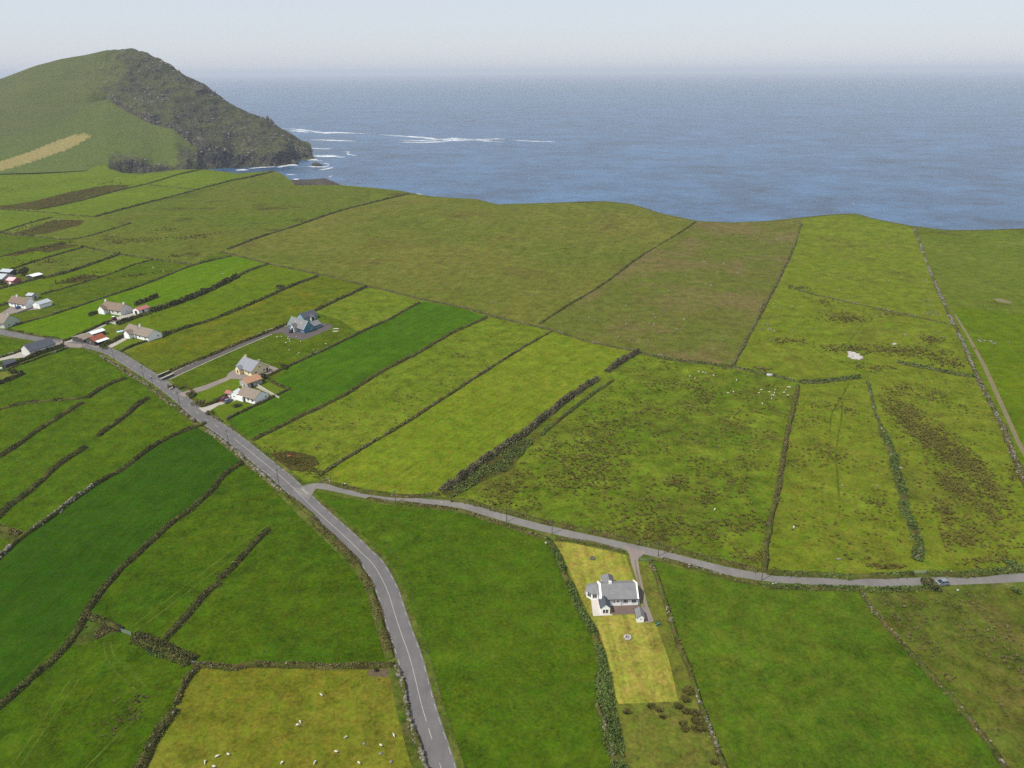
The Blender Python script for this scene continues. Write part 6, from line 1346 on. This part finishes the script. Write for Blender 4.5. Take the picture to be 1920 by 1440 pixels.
# pale yard wall beside the house with the blue car
def wall_run(name, label, pts, h, th, mat):
    mb = MB(); P = [G(*p) for p in pts]; o = P[0]
    for a, b in zip(P, P[1:]):
        d = (b - a); n_ = Vector((-d.y, d.x, 0)).normalized() * th / 2
        a_ = a - o; b_ = b - o
        vs = [a_ - n_, a_ + n_, b_ + n_, b_ - n_]
        mb.add([(v.x, v.y, v.z - .3) for v in vs] + [(v.x, v.y, v.z + h) for v in vs], [(3, 2, 1, 0), (4, 5, 6, 7), (0, 1, 5, 4), (1, 2, 6, 5), (2, 3, 7, 6), (3, 0, 4, 7)])
    ob = mb.build(name, M[mat], None); ob.location = o
    cop = MB()
    for a, b in zip(P, P[1:]):
        d = (b - a); n_ = Vector((-d.y, d.x, 0)).normalized() * (th / 2 + .05); a_ = a - o; b_ = b - o; vs = [a_ - n_, a_ + n_, b_ + n_, b_ - n_]
        cop.add([(v.x, v.y, v.z + h + .002) for v in vs] + [(v.x, v.y, v.z + h + .08) for v in vs], [(3, 2, 1, 0), (4, 5, 6, 7), (0, 1, 5, 4), (1, 2, 6, 5), (2, 3, 7, 6), (3, 0, 4, 7)])
    cop.build('coping', M['paving'], ob)
    return tag(ob, label, 'wall')
wall_run('garden_wall', 'pale rendered yard wall below the house with the blue car', [(32, 588.5), (50, 581.5), (66, 575.5)], 1.0, .25, 'render_wall')
wall_run('garden_wall', 'short dark rendered wall at the entrance of the dark drive to the blue house', [(297, 708.5), (306, 704.5), (318, 699.5)], 1.3, .35, 'darkwall')
wall_run('garden_wall', 'second dark entrance wall, below the dark drive to the blue house', [(305, 713), (316, 708.5), (326, 703.5)], 1.0, .35, 'darkwall')
wall_run('garden_wall', 'thin pale wall across the back lawn behind the tan roofed bungalow', [(484, 724), (500, 734), (524, 748)], .8, .2, 'tanwall')
wall_run('garden_wall', 'low pale roadside wall below the two dark entrance walls', [(322, 724), (324, 729), (318, 732)], .7, .3, 'tanwall')

# ------------------------------------------------------------------ vehicles
def paint(name, c, met=0.0):
    t = NT(name); t.bs.inputs['Metallic'].default_value = met; t.bs.inputs['Coat Weight'].default_value = 0.6; t.bs.inputs['Coat Roughness'].default_value = 0.08
    nz = t.noise(6, 3); return t.done(t.scale(alb(c, .6), t.ramp(nz, .3, .7, .95, 1.05)), 0.35)
M['silver'] = paint('silver car paint', (160, 170, 176), .3); M['maroon'] = paint('maroon car paint', (128, 34, 62)); M['carblue'] = paint('blue car paint', (66, 112, 176)); M['cargrey'] = paint('grey car paint', (150, 156, 166), .3); M['carnavy'] = paint('navy car paint', (52, 66, 104))
M['tyre'] = plain('tyre rubber', (36, 36, 38), 0.9, .1, 3, .8); M['rim'] = plain('wheel rim', (170, 172, 176), 0.4, .05, 3, .6, .6); M['lamp'] = plain('lamp lens', (240, 236, 226), 0.2, .03, 3, .7); M['tail'] = plain('tail lamp lens', (150, 20, 20), 0.3, .03, 3, .6)
def car(x, y, yaw, mat, label, L_=4.2):
    p = G(x, y); r_ = tag(empty('parked_car', p, yaw), label, 'car'); s = L_ / 4.2
    prof = [(-2.1, .35), (-2.1, .72), (-2.02, .92), (-1.75, .98), (-1.2, .99), (1.05, .97), (1.75, .86), (2.05, .7), (2.1, .5), (2.1, .32), (1.75, .25), (-1.8, .25)]
    body = MB(); hw = .86
    nP = len(prof)
    rows_ = [(-hw, .96), (-hw * .9, 1.0), (hw * .9, 1.0), (hw, .96)]
    vs = []; fs = []
    for yy, k in rows_: vs += [(px_ * s * k, yy, .3 + (pz - .3) * (k if pz > .6 else 1)) for px_, pz in prof]
    for q in range(3):
        for i in range(nP): fs.append((q * nP + i, q * nP + (i + 1) % nP, (q + 1) * nP + (i + 1) % nP, (q + 1) * nP + i))
    fs += [tuple(range(nP))[::-1], tuple(range(3 * nP, 4 * nP))]
    body.add(vs, fs); bo = body.build('body', M[mat], r_)
    cab = MB(); lo = [(-1.95, .97), (1.0, .96)]; hi = [(-1.45, 1.46), (.15, 1.48)]
    vs = [(lo[0][0] * s, -.8, lo[0][1]), (lo[1][0] * s, -.8, lo[1][1]), (lo[1][0] * s, .8, lo[1][1]), (lo[0][0] * s, .8, lo[0][1]), (hi[0][0] * s, -.6, hi[0][1]), (hi[1][0] * s, -.6, hi[1][1]), (hi[1][0] * s, .6, hi[1][1]), (hi[0][0] * s, .6, hi[0][1])]
    cab.add(vs, [(3, 2, 1, 0), (4, 5, 6, 7), (0, 1, 5, 4), (1, 2, 6, 5), (2, 3, 7, 6), (3, 0, 4, 7)]); cab.build('windows', M['glass'], r_)
    MB().box(-1.4 * s, .12 * s, -.6, .6, 1.475, 1.51).build('roof', M[mat], r_)
    pl = MB()
    for sy in (-1, 1):
        for (a, b) in (((-1.9, .74, .98), (-1.42, .57, 1.48)), ((1.0, .76, .96), (.14, .57, 1.49)), ((-.5, .8, .98), (-.5, .6, 1.48))): pl.tube((a[0] * s, a[1] * sy, a[2]), (b[0] * s, b[1] * sy, b[2]), .05, .05, 5)
    pl.build('pillars', M[mat], r_)
    for wx in (-1.3, 1.32):
        for sy in (-1, 1):
            w_ = MB().tube((wx * s, sy * .68, .31), (wx * s, sy * .89, .31), .31, .31, 18).build('wheel', M['tyre'], r_); MB().tube((wx * s, sy * .885, .31), (wx * s, sy * .9, .31), .19, .18, 14).build('rim', M['rim'], w_)
    for sy in (-1, 1):
        MB().box(1.98 * s, 2.07 * s, sy * .62 - .15, sy * .62 + .15, .58, .74).build('headlight', M['lamp'], r_); MB().box(-2.12 * s, -2.03 * s, sy * .66 - .12, sy * .66 + .12, .68, .9).build('tail_light', M['tail'], r_)
    return r_
b = G(1764, 1095.5); c = G(1790, 1093.5)
car(1764, 1096, math.atan2(c.y - b.y, c.x - b.x) + math.pi, 'silver', 'silver car with dark windows driving on the lane at the right', 3.9)
dvec = G(446, 740) - G(425, 751); yd = math.atan2(dvec.y, dvec.x)
car(421.5, 750, yd, 'maroon', 'maroon car parked beside the square clipped hedge'); car(428, 753.6, yd, 'cargrey', 'pale grey car parked in front of the white gabled garage')
car(546, 622.3, yd + .5, 'carnavy', 'dark blue car parked in front of the blue house', 4.0)
car(36, 577.8, yd + .2, 'carblue', 'bright blue car parked at the house with dark brown roof', 4.2)
# red tractor in the pale yard
M['tractor_red'] = paint('red tractor paint', (150, 40, 44)); M['cabwhite'] = plain('white cab roof', (238, 232, 230), .5, .04, 2, .8)
p = G(213, 601.5); r_ = tag(empty('tractor', p, yd + math.pi), 'red tractor with white cab roof in the pale drive', 'tractor')
MB().prism([(.2, .8), (2.1, .75), (2.15, 1.3), (.2, 1.45)], 'y', -.38, .38).build('bonnet', M['tractor_red'], r_)
MB().prism([(-1.2, .9), (.25, .9), (.1, 2.35), (-1.0, 2.35)], 'y', -.7, .7).build('cab', M['glass'], r_); MB().box(-1.15, .25, -.8, .8, 2.36, 2.5).build('cab_roof', M['cabwhite'], r_, .04)
MB().prism([(-1.7, 1.0), (-1.3, 1.65), (-.4, 1.7), (0, 1.2)], 'y', -.98, -.72).prism([(-1.7, 1.0), (-1.3, 1.65), (-.4, 1.7), (0, 1.2)], 'y', .72, .98).build('mudguard', M['tractor_red'], r_)
for sy in (-1, 1):
    for wx, rr, ww in ((-.85, .82, .2), (1.65, .52, .15)):
        w_ = MB().tube((wx, sy * (.86 - ww), rr), (wx, sy * (.86 + ww), rr), rr, rr, 20).build('wheel', M['tyre'], r_); MB().tube((wx, sy * (.86 + ww), rr), (wx, sy * (.88 + ww), rr), rr * .5, rr * .45, 14).build('rim', M['tractor_red'], w_)
MB().tube((1.2, .2, 1.35), (1.2, .2, 2.2), .05, .05, 8).build('exhaust', M['gutter'], r_)
# pale covered boat behind the bungalow drive hedge, and odds and ends
def hull(x, y, yaw, L_, label, mat, name='covered_boat', cat='boat', up=1):
    p = G(x, y); r_ = tag(empty(name, p, yaw), label, cat); vs = []; fs = []; n_ = 9; k_ = 7
    for i in range(n_):
        t_ = i / (n_ - 1); w_ = .85 * (L_ / 5) * (1 - max(0, t_ - .35) ** 2.2 * 3.0) ; w_ = max(w_, .03)
        for k in range(k_):
            a = math.pi * k / (k_ - 1); z = .75 * math.sin(a) ** .8 * (L_ / 5) * (.75 + .25 * t_)
            vs.append(((t_ - .5) * L_, -math.cos(a) * w_, .12 + z))
    for i in range(n_ - 1):
        for k in range(k_ - 1): fs.append((i * k_ + k, i * k_ + k + 1, (i + 1) * k_ + k + 1, (i + 1) * k_ + k))
        fs.append((i * k_, (i + 1) * k_, (i + 1) * k_ + k_ - 1, i * k_ + k_ - 1))
    fs += [tuple(range(k_)), tuple(range((n_ - 1) * k_, n_ * k_))[::-1]]
    MB().add(vs, fs).build('hull', M[mat], r_); MB().box(-L_ * .5, L_ * .42, -.05, .05, .12 + .75 * L_ / 5, .2 + .75 * L_ / 5).build('keel', M['gutter'], r_)
    return r_
M['boatblue'] = plain('pale blue cover', (196, 222, 232), .6, .06, 1, .75); M['boatgrey'] = plain('pale grey hull', (206, 208, 212), .6, .08, 1, .7)
hull(229, 622, yd - .6, 5.2, 'pale blue covered boat on the grass behind the bungalow', 'boatblue')
d_ = G(1458, 1094) - G(1437, 1099); hull(1447, 1097, math.atan2(d_.y, d_.x), 3.6, 'pale grey upturned boat lying on the verge below the tall pole', 'boatgrey', 'upturned_boat')
# ------------------------------------------------------------------ poles, fences, gates
M['pole'] = plain('weathered pole wood', (104, 92, 78), .9, .15, 2, .5); M['ceramic'] = plain('insulator', (210, 206, 198), .3, .03, 2, .7); M['galv'] = plain('galvanised steel', (170, 180, 180), .45, .08, 2, .6, .4); M['green_paint'] = plain('green painted steel', (96, 140, 120), .5, .08, 2, .6)
def pole(x, y, h, label, arm=True, r=0.15, yaw=0.0):
    p = G(x, y); r_ = tag(empty('utility_pole', p, yaw), label, 'utility pole', 'utility poles along the roads')
    MB().tube((0, 0, -.4), (0, 0, h), r, r * .68, 10).build('post', M['pole'], r_)
    if arm:
        a_ = MB().box(-.75, .75, -.06, .06, h - .45, h - .33).build('crossarm', M['pole'], r_); q = MB()
        for dx in (-.65, 0, .65): q.tube((dx, 0, h - .33), (dx, 0, h - .15), .05, .035, 8)
        q.build('insulators', M['ceramic'], a_)
    return r_
for x, y, h, lab, yw in [
 (1428, 1088, 8.0, 'tallest dark pole on the lane, beside the upturned boat', .4), (1732, 1095, 4.5, 'pole on the lane left of the silver car', .2), (1234, 1043, 5.0, 'pole on the lane at the garden gate of the white bungalow', .1),
 (1035, 1001, 5.0, 'pole on the lane at the top of the garden hedge', .1), (950, 978, 5.0, 'pole on the lane midway between junction and garden hedge', .1), (742, 941, 4.5, 'pole on the lane nearest the junction', .1),
 (524, 914, 7.4, 'pole on the main road just above the junction', .8), (430, 838, 7.4, 'roadside pole below the dark green strip, left of the road', .8), (437, 808, 7.0, 'pole in the dark green strip corner by the road', .8),
 (338, 764, 7.2, 'pole on the road in front of the curved entrance wall', .8), (290, 735, 7.2, 'pole on the road below the start of the dark drive', .8), (271, 713, 7.2, 'pole on the road above the start of the dark drive', .8),
 (215, 678, 7.2, 'pole on the road below the bungalow front lawn', .8), (158, 659, 7.4, 'pole at the road bend in front of the low dark shed', .8), (262, 631, 7.4, 'pole in front of the bungalow with a small gabled front', .8), (607, 648, 6.5, 'pole standing in the grass below the blue house', .3)]:
    pole(x, y, h, lab, True, .11, yw)
def fence(name, label, pts, gap=3.0, h=1.1, mat='pole', wires=3):
    Q, tot = arc_points([Vector(g2(p)) for p in pts], gap); o = Q[0]; r_ = tag(empty(name, (o.x, o.y, gz(o.x, o.y))), label, 'fence'); z0 = gz(o.x, o.y)
    for i, p in enumerate(Q[:95]):
        z = gz(p.x, p.y) - z0; MB().tube((p.x - o.x, p.y - o.y, z - .2), (p.x - o.x, p.y - o.y, z + h), .07, .06, 6).build('post', M[mat], r_)
    for k in range(wires):
        mb = MB(); hh = h * (k + 1) / (wires + .3)
        for a, b in zip(Q, Q[1:]): mb.tube((a.x - o.x, a.y - o.y, gz(a.x, a.y) - z0 + hh), (b.x - o.x, b.y - o.y, gz(b.x, b.y) - z0 + hh), .008, .008, 4)
        mb.build('wire', M['pole'], r_)
    return r_
fence('wire_fence', 'post and wire fence along the right side of the curving main road', [(722, 1018), (745, 1050), (763, 1087), (774, 1119), (783, 1150), (792, 1183), (800, 1213), (817, 1273), (830, 1320), (848, 1378), (870, 1440), (885, 1490)])
fence('wire_fence', 'post and wire fence along the top of the big rushy field by the lane', [(893, 938), (950, 953), (1010, 969), (1080, 986), (1160, 1003), (1250, 1025), (1330, 1043), (1420, 1064)])
fence('wire_fence', 'post and wire fence across the grass behind the blue house', [(595, 606), (620, 612), (650, 617), (677, 622)], 3.5)
def gate(x, y, yaw, w, label, mat='galv'):
    p = G(x, y); r_ = tag(empty('field_gate', p, yaw), label, 'gate'); fr = MB()
    fr.tube((0, 0, .1), (0, 0, 1.25), .035, .035, 6).tube((w, 0, .1), (w, 0, 1.25), .035, .035, 6).tube((w / 2, 0, .15), (w / 2, 0, 1.2), .03, .03, 6); fr.build('frame', M[mat], r_)
    for k in range(5): MB().tube((0, 0, .2 + k * .25), (w, 0, .2 + k * .25), .028, .028, 6).build('bar', M[mat], r_)
    for q in (-.15, w + .15): MB().tube((q, 0, -.2), (q, 0, 1.4), .1, .09, 8).build('post', M['pole'], r_)
def yaw_of(a, b): d = G(*b) - G(*a); return math.atan2(d.y, d.x)
gate(1199, 1052.5, yaw_of((1199, 1052), (1221, 1052)), 3.4, 'green painted field gate beside the gravel drive of the white bungalow', 'green_paint')
gate(228, 1185, yaw_of((228, 1185), (252, 1194)), 3.6, 'pale metal gate in the gap of the cross hedge at left')
gate(1711, 1076, yaw_of((1711, 1076), (1738, 1076)), 3.8, 'field gate in the gateway above the lane near the silver car')
gate(361, 1246, yaw_of((355, 1246), (372, 1250)), 2.2, 'small pale gate at the top left corner of the olive sheep field')
gate(603, 905, yaw_of((600, 905), (612, 901)), 3.2, 'field gate at the junction below the light mown strip')
p = G(1313, 1067); r_ = tag(empty('water_trough', p, -.4), 'pale grey water trough below the lane right of the garden gate', 'trough')
mb = MB(); mb.box(-1.0, 1.0, -.4, -.32, 0, .6).box(-1.0, 1.0, .32, .4, 0, .6).box(-1.0, -.92, -.32, .32, 0, .6).box(.92, 1.0, -.32, .32, 0, .6).box(-.92, .92, -.32, .32, 0, .1); mb.build('trough_body', M['galv'], r_)
MB().box(-.91, .91, -.31, .31, .42, .46).build('water', M['glass'], r_)
p = G(1233, 1172); r_ = tag(empty('garden_bench', p, .6), 'small green bench on the grass right of the garden shed', 'bench')
MB().box(-.7, .7, -.2, .2, .42, .47).build('seat', M['green_paint'], r_); MB().box(-.7, .7, .18, .23, .5, .9).build('backrest', M['green_paint'], r_)
for dx in (-.6, .6): MB().box(dx - .04, dx + .04, -.18, .2, 0, .42).build('leg', M['green_paint'], r_)
# fire pits in the garden
def ring(x, y, r0, label, mat, n=11):
    p = G(x, y); r_ = tag(empty('fire_pit', p), label, 'fire pit')
    for k in range(n):
        a = 2 * math.pi * k / n; v, f = boulder((math.cos(a) * r0, math.sin(a) * r0, .18), (.34, .28, .3), k + r0 * 9, False); link('stone', np_mesh('stone', v, [f]), r_, [M[mat]])
    MB().tube((0, 0, -.05), (0, 0, .08), r0 * .85, r0 * .85, 16).build('ash_bed', M['ash'], r_)
M['ash'] = plain('ash', (150, 140, 130), .95, .2, 3, .6); M['pitwhite'] = stony('white painted stone', (214, 208, 200), (238, 232, 224))
ring(1177, 1196, .75, 'white stone fire pit on the mown lawn below the bungalow', 'pitwhite'); ring(1111, 1047.5, .55, 'dark stone ring on the upper lawn above the bungalow', 'stone_dark')
# ------------------------------------------------------------------ boulders
for i, (x, y, s, lab) in enumerate([(1677, 646, 1.6, 'flat pale rock in the pasture above the white boulder pile'), (1443, 704, 2.2, 'white boulder on the bank at the corner of the rushy field'), (1573, 1049, 1.0, 'pale rock near the lane in the field left of the scrub band'),
    (1580, 911, .7, 'low flat rock in the middle of the field left of the scrub band'), (1645, 912, .6, 'small pale rock near the scrub band'), (1237, 668, 1.8, 'pale boulder behind the top of the tall hedge'), (828, 942, .5, 'white painted stone at the foot of the tall hedge by the lane'),
    (1024, 1018, .6, 'white painted stone on the corner of the garden hedge by the lane'), (647, 908, .7, 'white painted stone below the light mown strip by the lane'), (543, 856, 1.2, 'rusty coloured heap in the brown rush patch by the junction'), (1796, 1107, .6, 'white stone in the grass right of the silver car'),
    (486, 676, 1.0, 'white boulder on the lawn behind the yellow house'), (104, 586, 1.3, 'pale stone heap on the grass above the long stony bank')]):
    p = G(x, y)
    rock_obj('boulder', [((p.x, p.y, p.z + .15 * s), (s * .7, s * .5, s * .38))], lab, 'rust_roof' if 'rusty' in lab else 'pitwhite' if 'white' in lab else 'outcrop', 'boulder')
k = 0
for dx, dy in ((-10, -6), (-7, -2), (-3, -4), (0, 0), (3, -2), (6, 2), (2, 4), (-2, 5), (6, 6), (-9, 2), (9, 4)):
    p = G(1604 + dx, 668 + dy); k += 1
    rock_obj('boulder', [((p.x, p.y, p.z + .2), (1.2 + .3 * (k % 3), 1.0, .6 + .12 * (k % 4)))], 'white boulder in the tumbled pile among the brown rushes', 'pitwhite', 'boulder', 'white boulders of the tumbled pile')
# small pale stones strewn over the pastures: too many to count
SP = uniform([(1360, 560), (1480, 440), (1380, 425), (1290, 440), (1100, 580), (1060, 610), (1240, 655), (1360, 670)], 60) + uniform([(560, 480), (780, 380), (1240, 420), (1000, 590), (700, 530)], 40) + uniform([(1500, 430), (1700, 440), (1800, 660), (1460, 620)], 26) + \
     stand([(1440, 600, 30, 70, -2.2, 24), (1450, 450, 40, 8, .2, 16), (1740, 560, 10, 60, 2, 12), (1855, 640, 30, 4, .1, 10), (700, 345, 60, 6, .1, 6)])
so_ = stones('field_stones', np.array(SP) + np.array([0, 0, .15]), .8, M['stone']); tag(so_, 'small pale stones strewn over the heath and far pasture', None, None, 'stuff')

# ------------------------------------------------------------------ sheep
M['wool'] = plain('sheep wool', (214, 208, 192), .95, .12, 6, .75, bump=.6); M['face'] = plain('sheep face', (206, 196, 180), .9, .1, 6, .6); M['blackwool'] = plain('black wool', (34, 30, 32), .95, .1, 6, .7)
def skin_animal(name, joints, edges, radii, mat):
    me = bpy.data.meshes.new(name); me.from_pydata(joints, edges, []); o = bpy.data.objects.new(name, me); COL.objects.link(o)
    sk = o.modifiers.new('skin', 'SKIN'); o.modifiers.new('sub', 'SUBSURF').levels = 1
    for v, r_ in zip(me.skin_vertices[0].data, radii): v.radius = r_ if isinstance(r_, tuple) else (r_, r_)
    me.skin_vertices[0].data[0].use_root = True
    dg = bpy.context.evaluated_depsgraph_get(); dg.update()
    out = bpy.data.meshes.new_from_object(o.evaluated_get(dg)); out.name = name
    for pl in out.polygons: pl.use_smooth = True
    bpy.data.objects.remove(o); out.materials.clear(); out.materials.append(mat); return out
def sheep_mesh(graze, mat):
    hx, hz = (.78, .26) if graze else (.80, .92)
    J = [(-.05, 0, .62), (.32, 0, .64), (-.42, 0, .62), (.5, 0, .66 if not graze else .52), (.62, 0, .84 if not graze else .38), (hx + .1, 0, hz - (.06 if not graze else .1)), (-.56, 0, .55)]
    Rr = [(.27, .25), (.24, .24), (.25, .25), (.15, .15), (.11, .12), (.055, .05), (.05, .05)]; E = [(0, 1), (0, 2), (1, 3), (3, 4), (4, 5), (2, 6)]
    for b_, sx, sy in ((1, .32, .13), (1, .30, -.13), (2, -.42, .13), (2, -.40, -.13)):
        i = len(J); J += [(sx, sy, .38), (sx - .02, sy, .2), (sx, sy, 0.0)]; Rr += [.075, .045, .045]; E += [(b_, i), (i, i + 1), (i + 1, i + 2)]
    return skin_animal('sheep', J, E, Rr, mat)
SHEEP = [sheep_mesh(True, M['wool']), sheep_mesh(False, M['wool'])]; BLACK = sheep_mesh(True, M['blackwool'])
earm = MB(); earm.add([(.68, .09, .9), (.72, .2, .88), (.66, .2, .84), (.66, .1, .84)], [(0, 1, 2, 3)]); earm.add([(.68, -.09, .9), (.72, -.2, .88), (.66, -.2, .84), (.66, -.1, .84)], [(3, 2, 1, 0)])
def sheep(x, y, label, group, mesh=None, s=.8):
    p = G(x, y); o = bpy.data.objects.new('sheep', mesh or random.choice(SHEEP)); COL.objects.link(o)
    o.location = p; o.rotation_euler = (0, 0, random.uniform(0, 6.28)); o.scale = (s, s, s); return tag(o, label, 'sheep', group)
FL = 'sheep in the olive field at the bottom'
for x, y, lab in [(603, 1305, 'white sheep grazing alone highest in the olive field'), (563, 1355, 'upper sheep of the close pair in the middle of the olive field'), (558, 1361, 'lower sheep of the close pair in the middle of the olive field'), (649, 1384, 'white sheep between the close pair and the road wall'),
    (739, 1381, 'white sheep nearest the road wall in the olive field'), (714, 1399, 'white sheep just below and left of the one nearest the road wall'), (630, 1411, 'white sheep in the lower middle of the olive field'), (591, 1431, 'sheep right of the middle at the bottom edge of the olive field'),
    (529, 1432, 'sheep left of the middle at the bottom edge of the olive field'), (428, 1416, 'rightmost sheep of the small group at the lower left of the olive field'), (407, 1420, 'middle upper sheep of the small group at the lower left of the olive field'), (385, 1430, 'leftmost sheep of the small group at the lower left of the olive field'),
    (401, 1439, 'lowest sheep of the small group at the lower left of the olive field'), (673, 1432, 'sheep at the bottom edge below the pale stones of the olive field')]:
    sheep(x, y, lab, FL, None, .68)
sheep(707, 1259, 'black sheep on the bare soil at the corner of the olive field', None, BLACK, .85)
lab = 'white sheep of the flock in the upper right of the big rushy field'
for x, y in [(1365, 738), (1375, 736), (1423, 738), (1427, 732), (1442, 736), (1447, 743), (1450, 742), (1447, 748), (1452, 738), (1453, 732), (1429, 758), (1470, 737), (1473, 733), (1477, 742), (1477, 727), (1481, 727)]: sheep(x, y, lab, 'flock in the upper right of the big rushy field', None, .72)
lab = 'white sheep strung out along the top bank of the big rushy field'
for x, y in [(1293, 707), (1303, 711), (1310, 698), (1318, 699), (1323, 701), (1338, 705), (1381, 714)]: sheep(x, y, lab, 'sheep along the top bank of the big rushy field', None, .72)
sheep(1488, 991, 'white sheep alone in the field left of the scrub band', None); sheep(1340, 957, 'white sheep alone near the bottom of the big rushy field', None)
lab = 'white sheep grazing on the grass below the blue house'
for x, y in [(520, 633), (528, 632), (541, 633), (540, 636.5), (543, 637), (544, 641), (536, 644), (564, 641), (556, 632.5), (543, 657), (558, 666), (561, 663), (588, 657), (611, 646)]: sheep(x, y, lab, 'flock on the grass below the blue house', None, .75)
lab = 'tiny pale sheep far off in the left fields'
for x, y in [(92, 415), (110, 413), (131, 417), (52, 424), (287, 503), (375, 489), (307, 510), (418, 515)]: sheep(x, y, lab, 'far sheep in the left fields', None, .9)
# pale boards lying on the grass by the blue house
for x, y, lab in ((630, 616.3, 'pale board on the grass right of the blue house yard, farther one'), (629, 621.3, 'pale board on the grass right of the blue house yard, nearer one')):
    p = G(x, y); ob = MB().box(-1.5, 1.5, -.5, .5, .02, .12).box(-1.3, -1.1, -.5, .5, -.1, .02).box(1.1, 1.3, -.5, .5, -.1, .02).build('board', M['paving'], None); ob.location = p; tag(ob, lab, 'board')
# old stones of a ring in the sheep field
for x, y, lab in ((683, 1395, 'upper left pale stone of the old ring in the olive field'), (714, 1413, 'right pale stone of the old ring in the olive field'), (733, 1429, 'lowest pale stone of the old ring near the road wall')):
    p = G(x, y); rock_obj('boulder', [((p.x, p.y, p.z + .1), (.4, .32, .25))], lab, 'outcrop', 'boulder', 'stones of the old ring')
# ------------------------------------------------------------------ sea haze: even air round everything
HB = MB().box(-42000, 42000, -1500, 42000, -47.2, 205)
t = NT('sea haze'); t.t.nodes.remove(t.bs)
pv = t.n('ShaderNodeVolumePrincipled'); pv.inputs['Color'].default_value = (0.68, 0.75, 0.86, 1); pv.inputs['Density'].default_value = 0.000072
pv.inputs['Anisotropy'].default_value = 0.0
t.l(pv.outputs[0], t.out.inputs['Volume'])
tag(HB.build('haze', t.m), None, None, None, 'stuff')
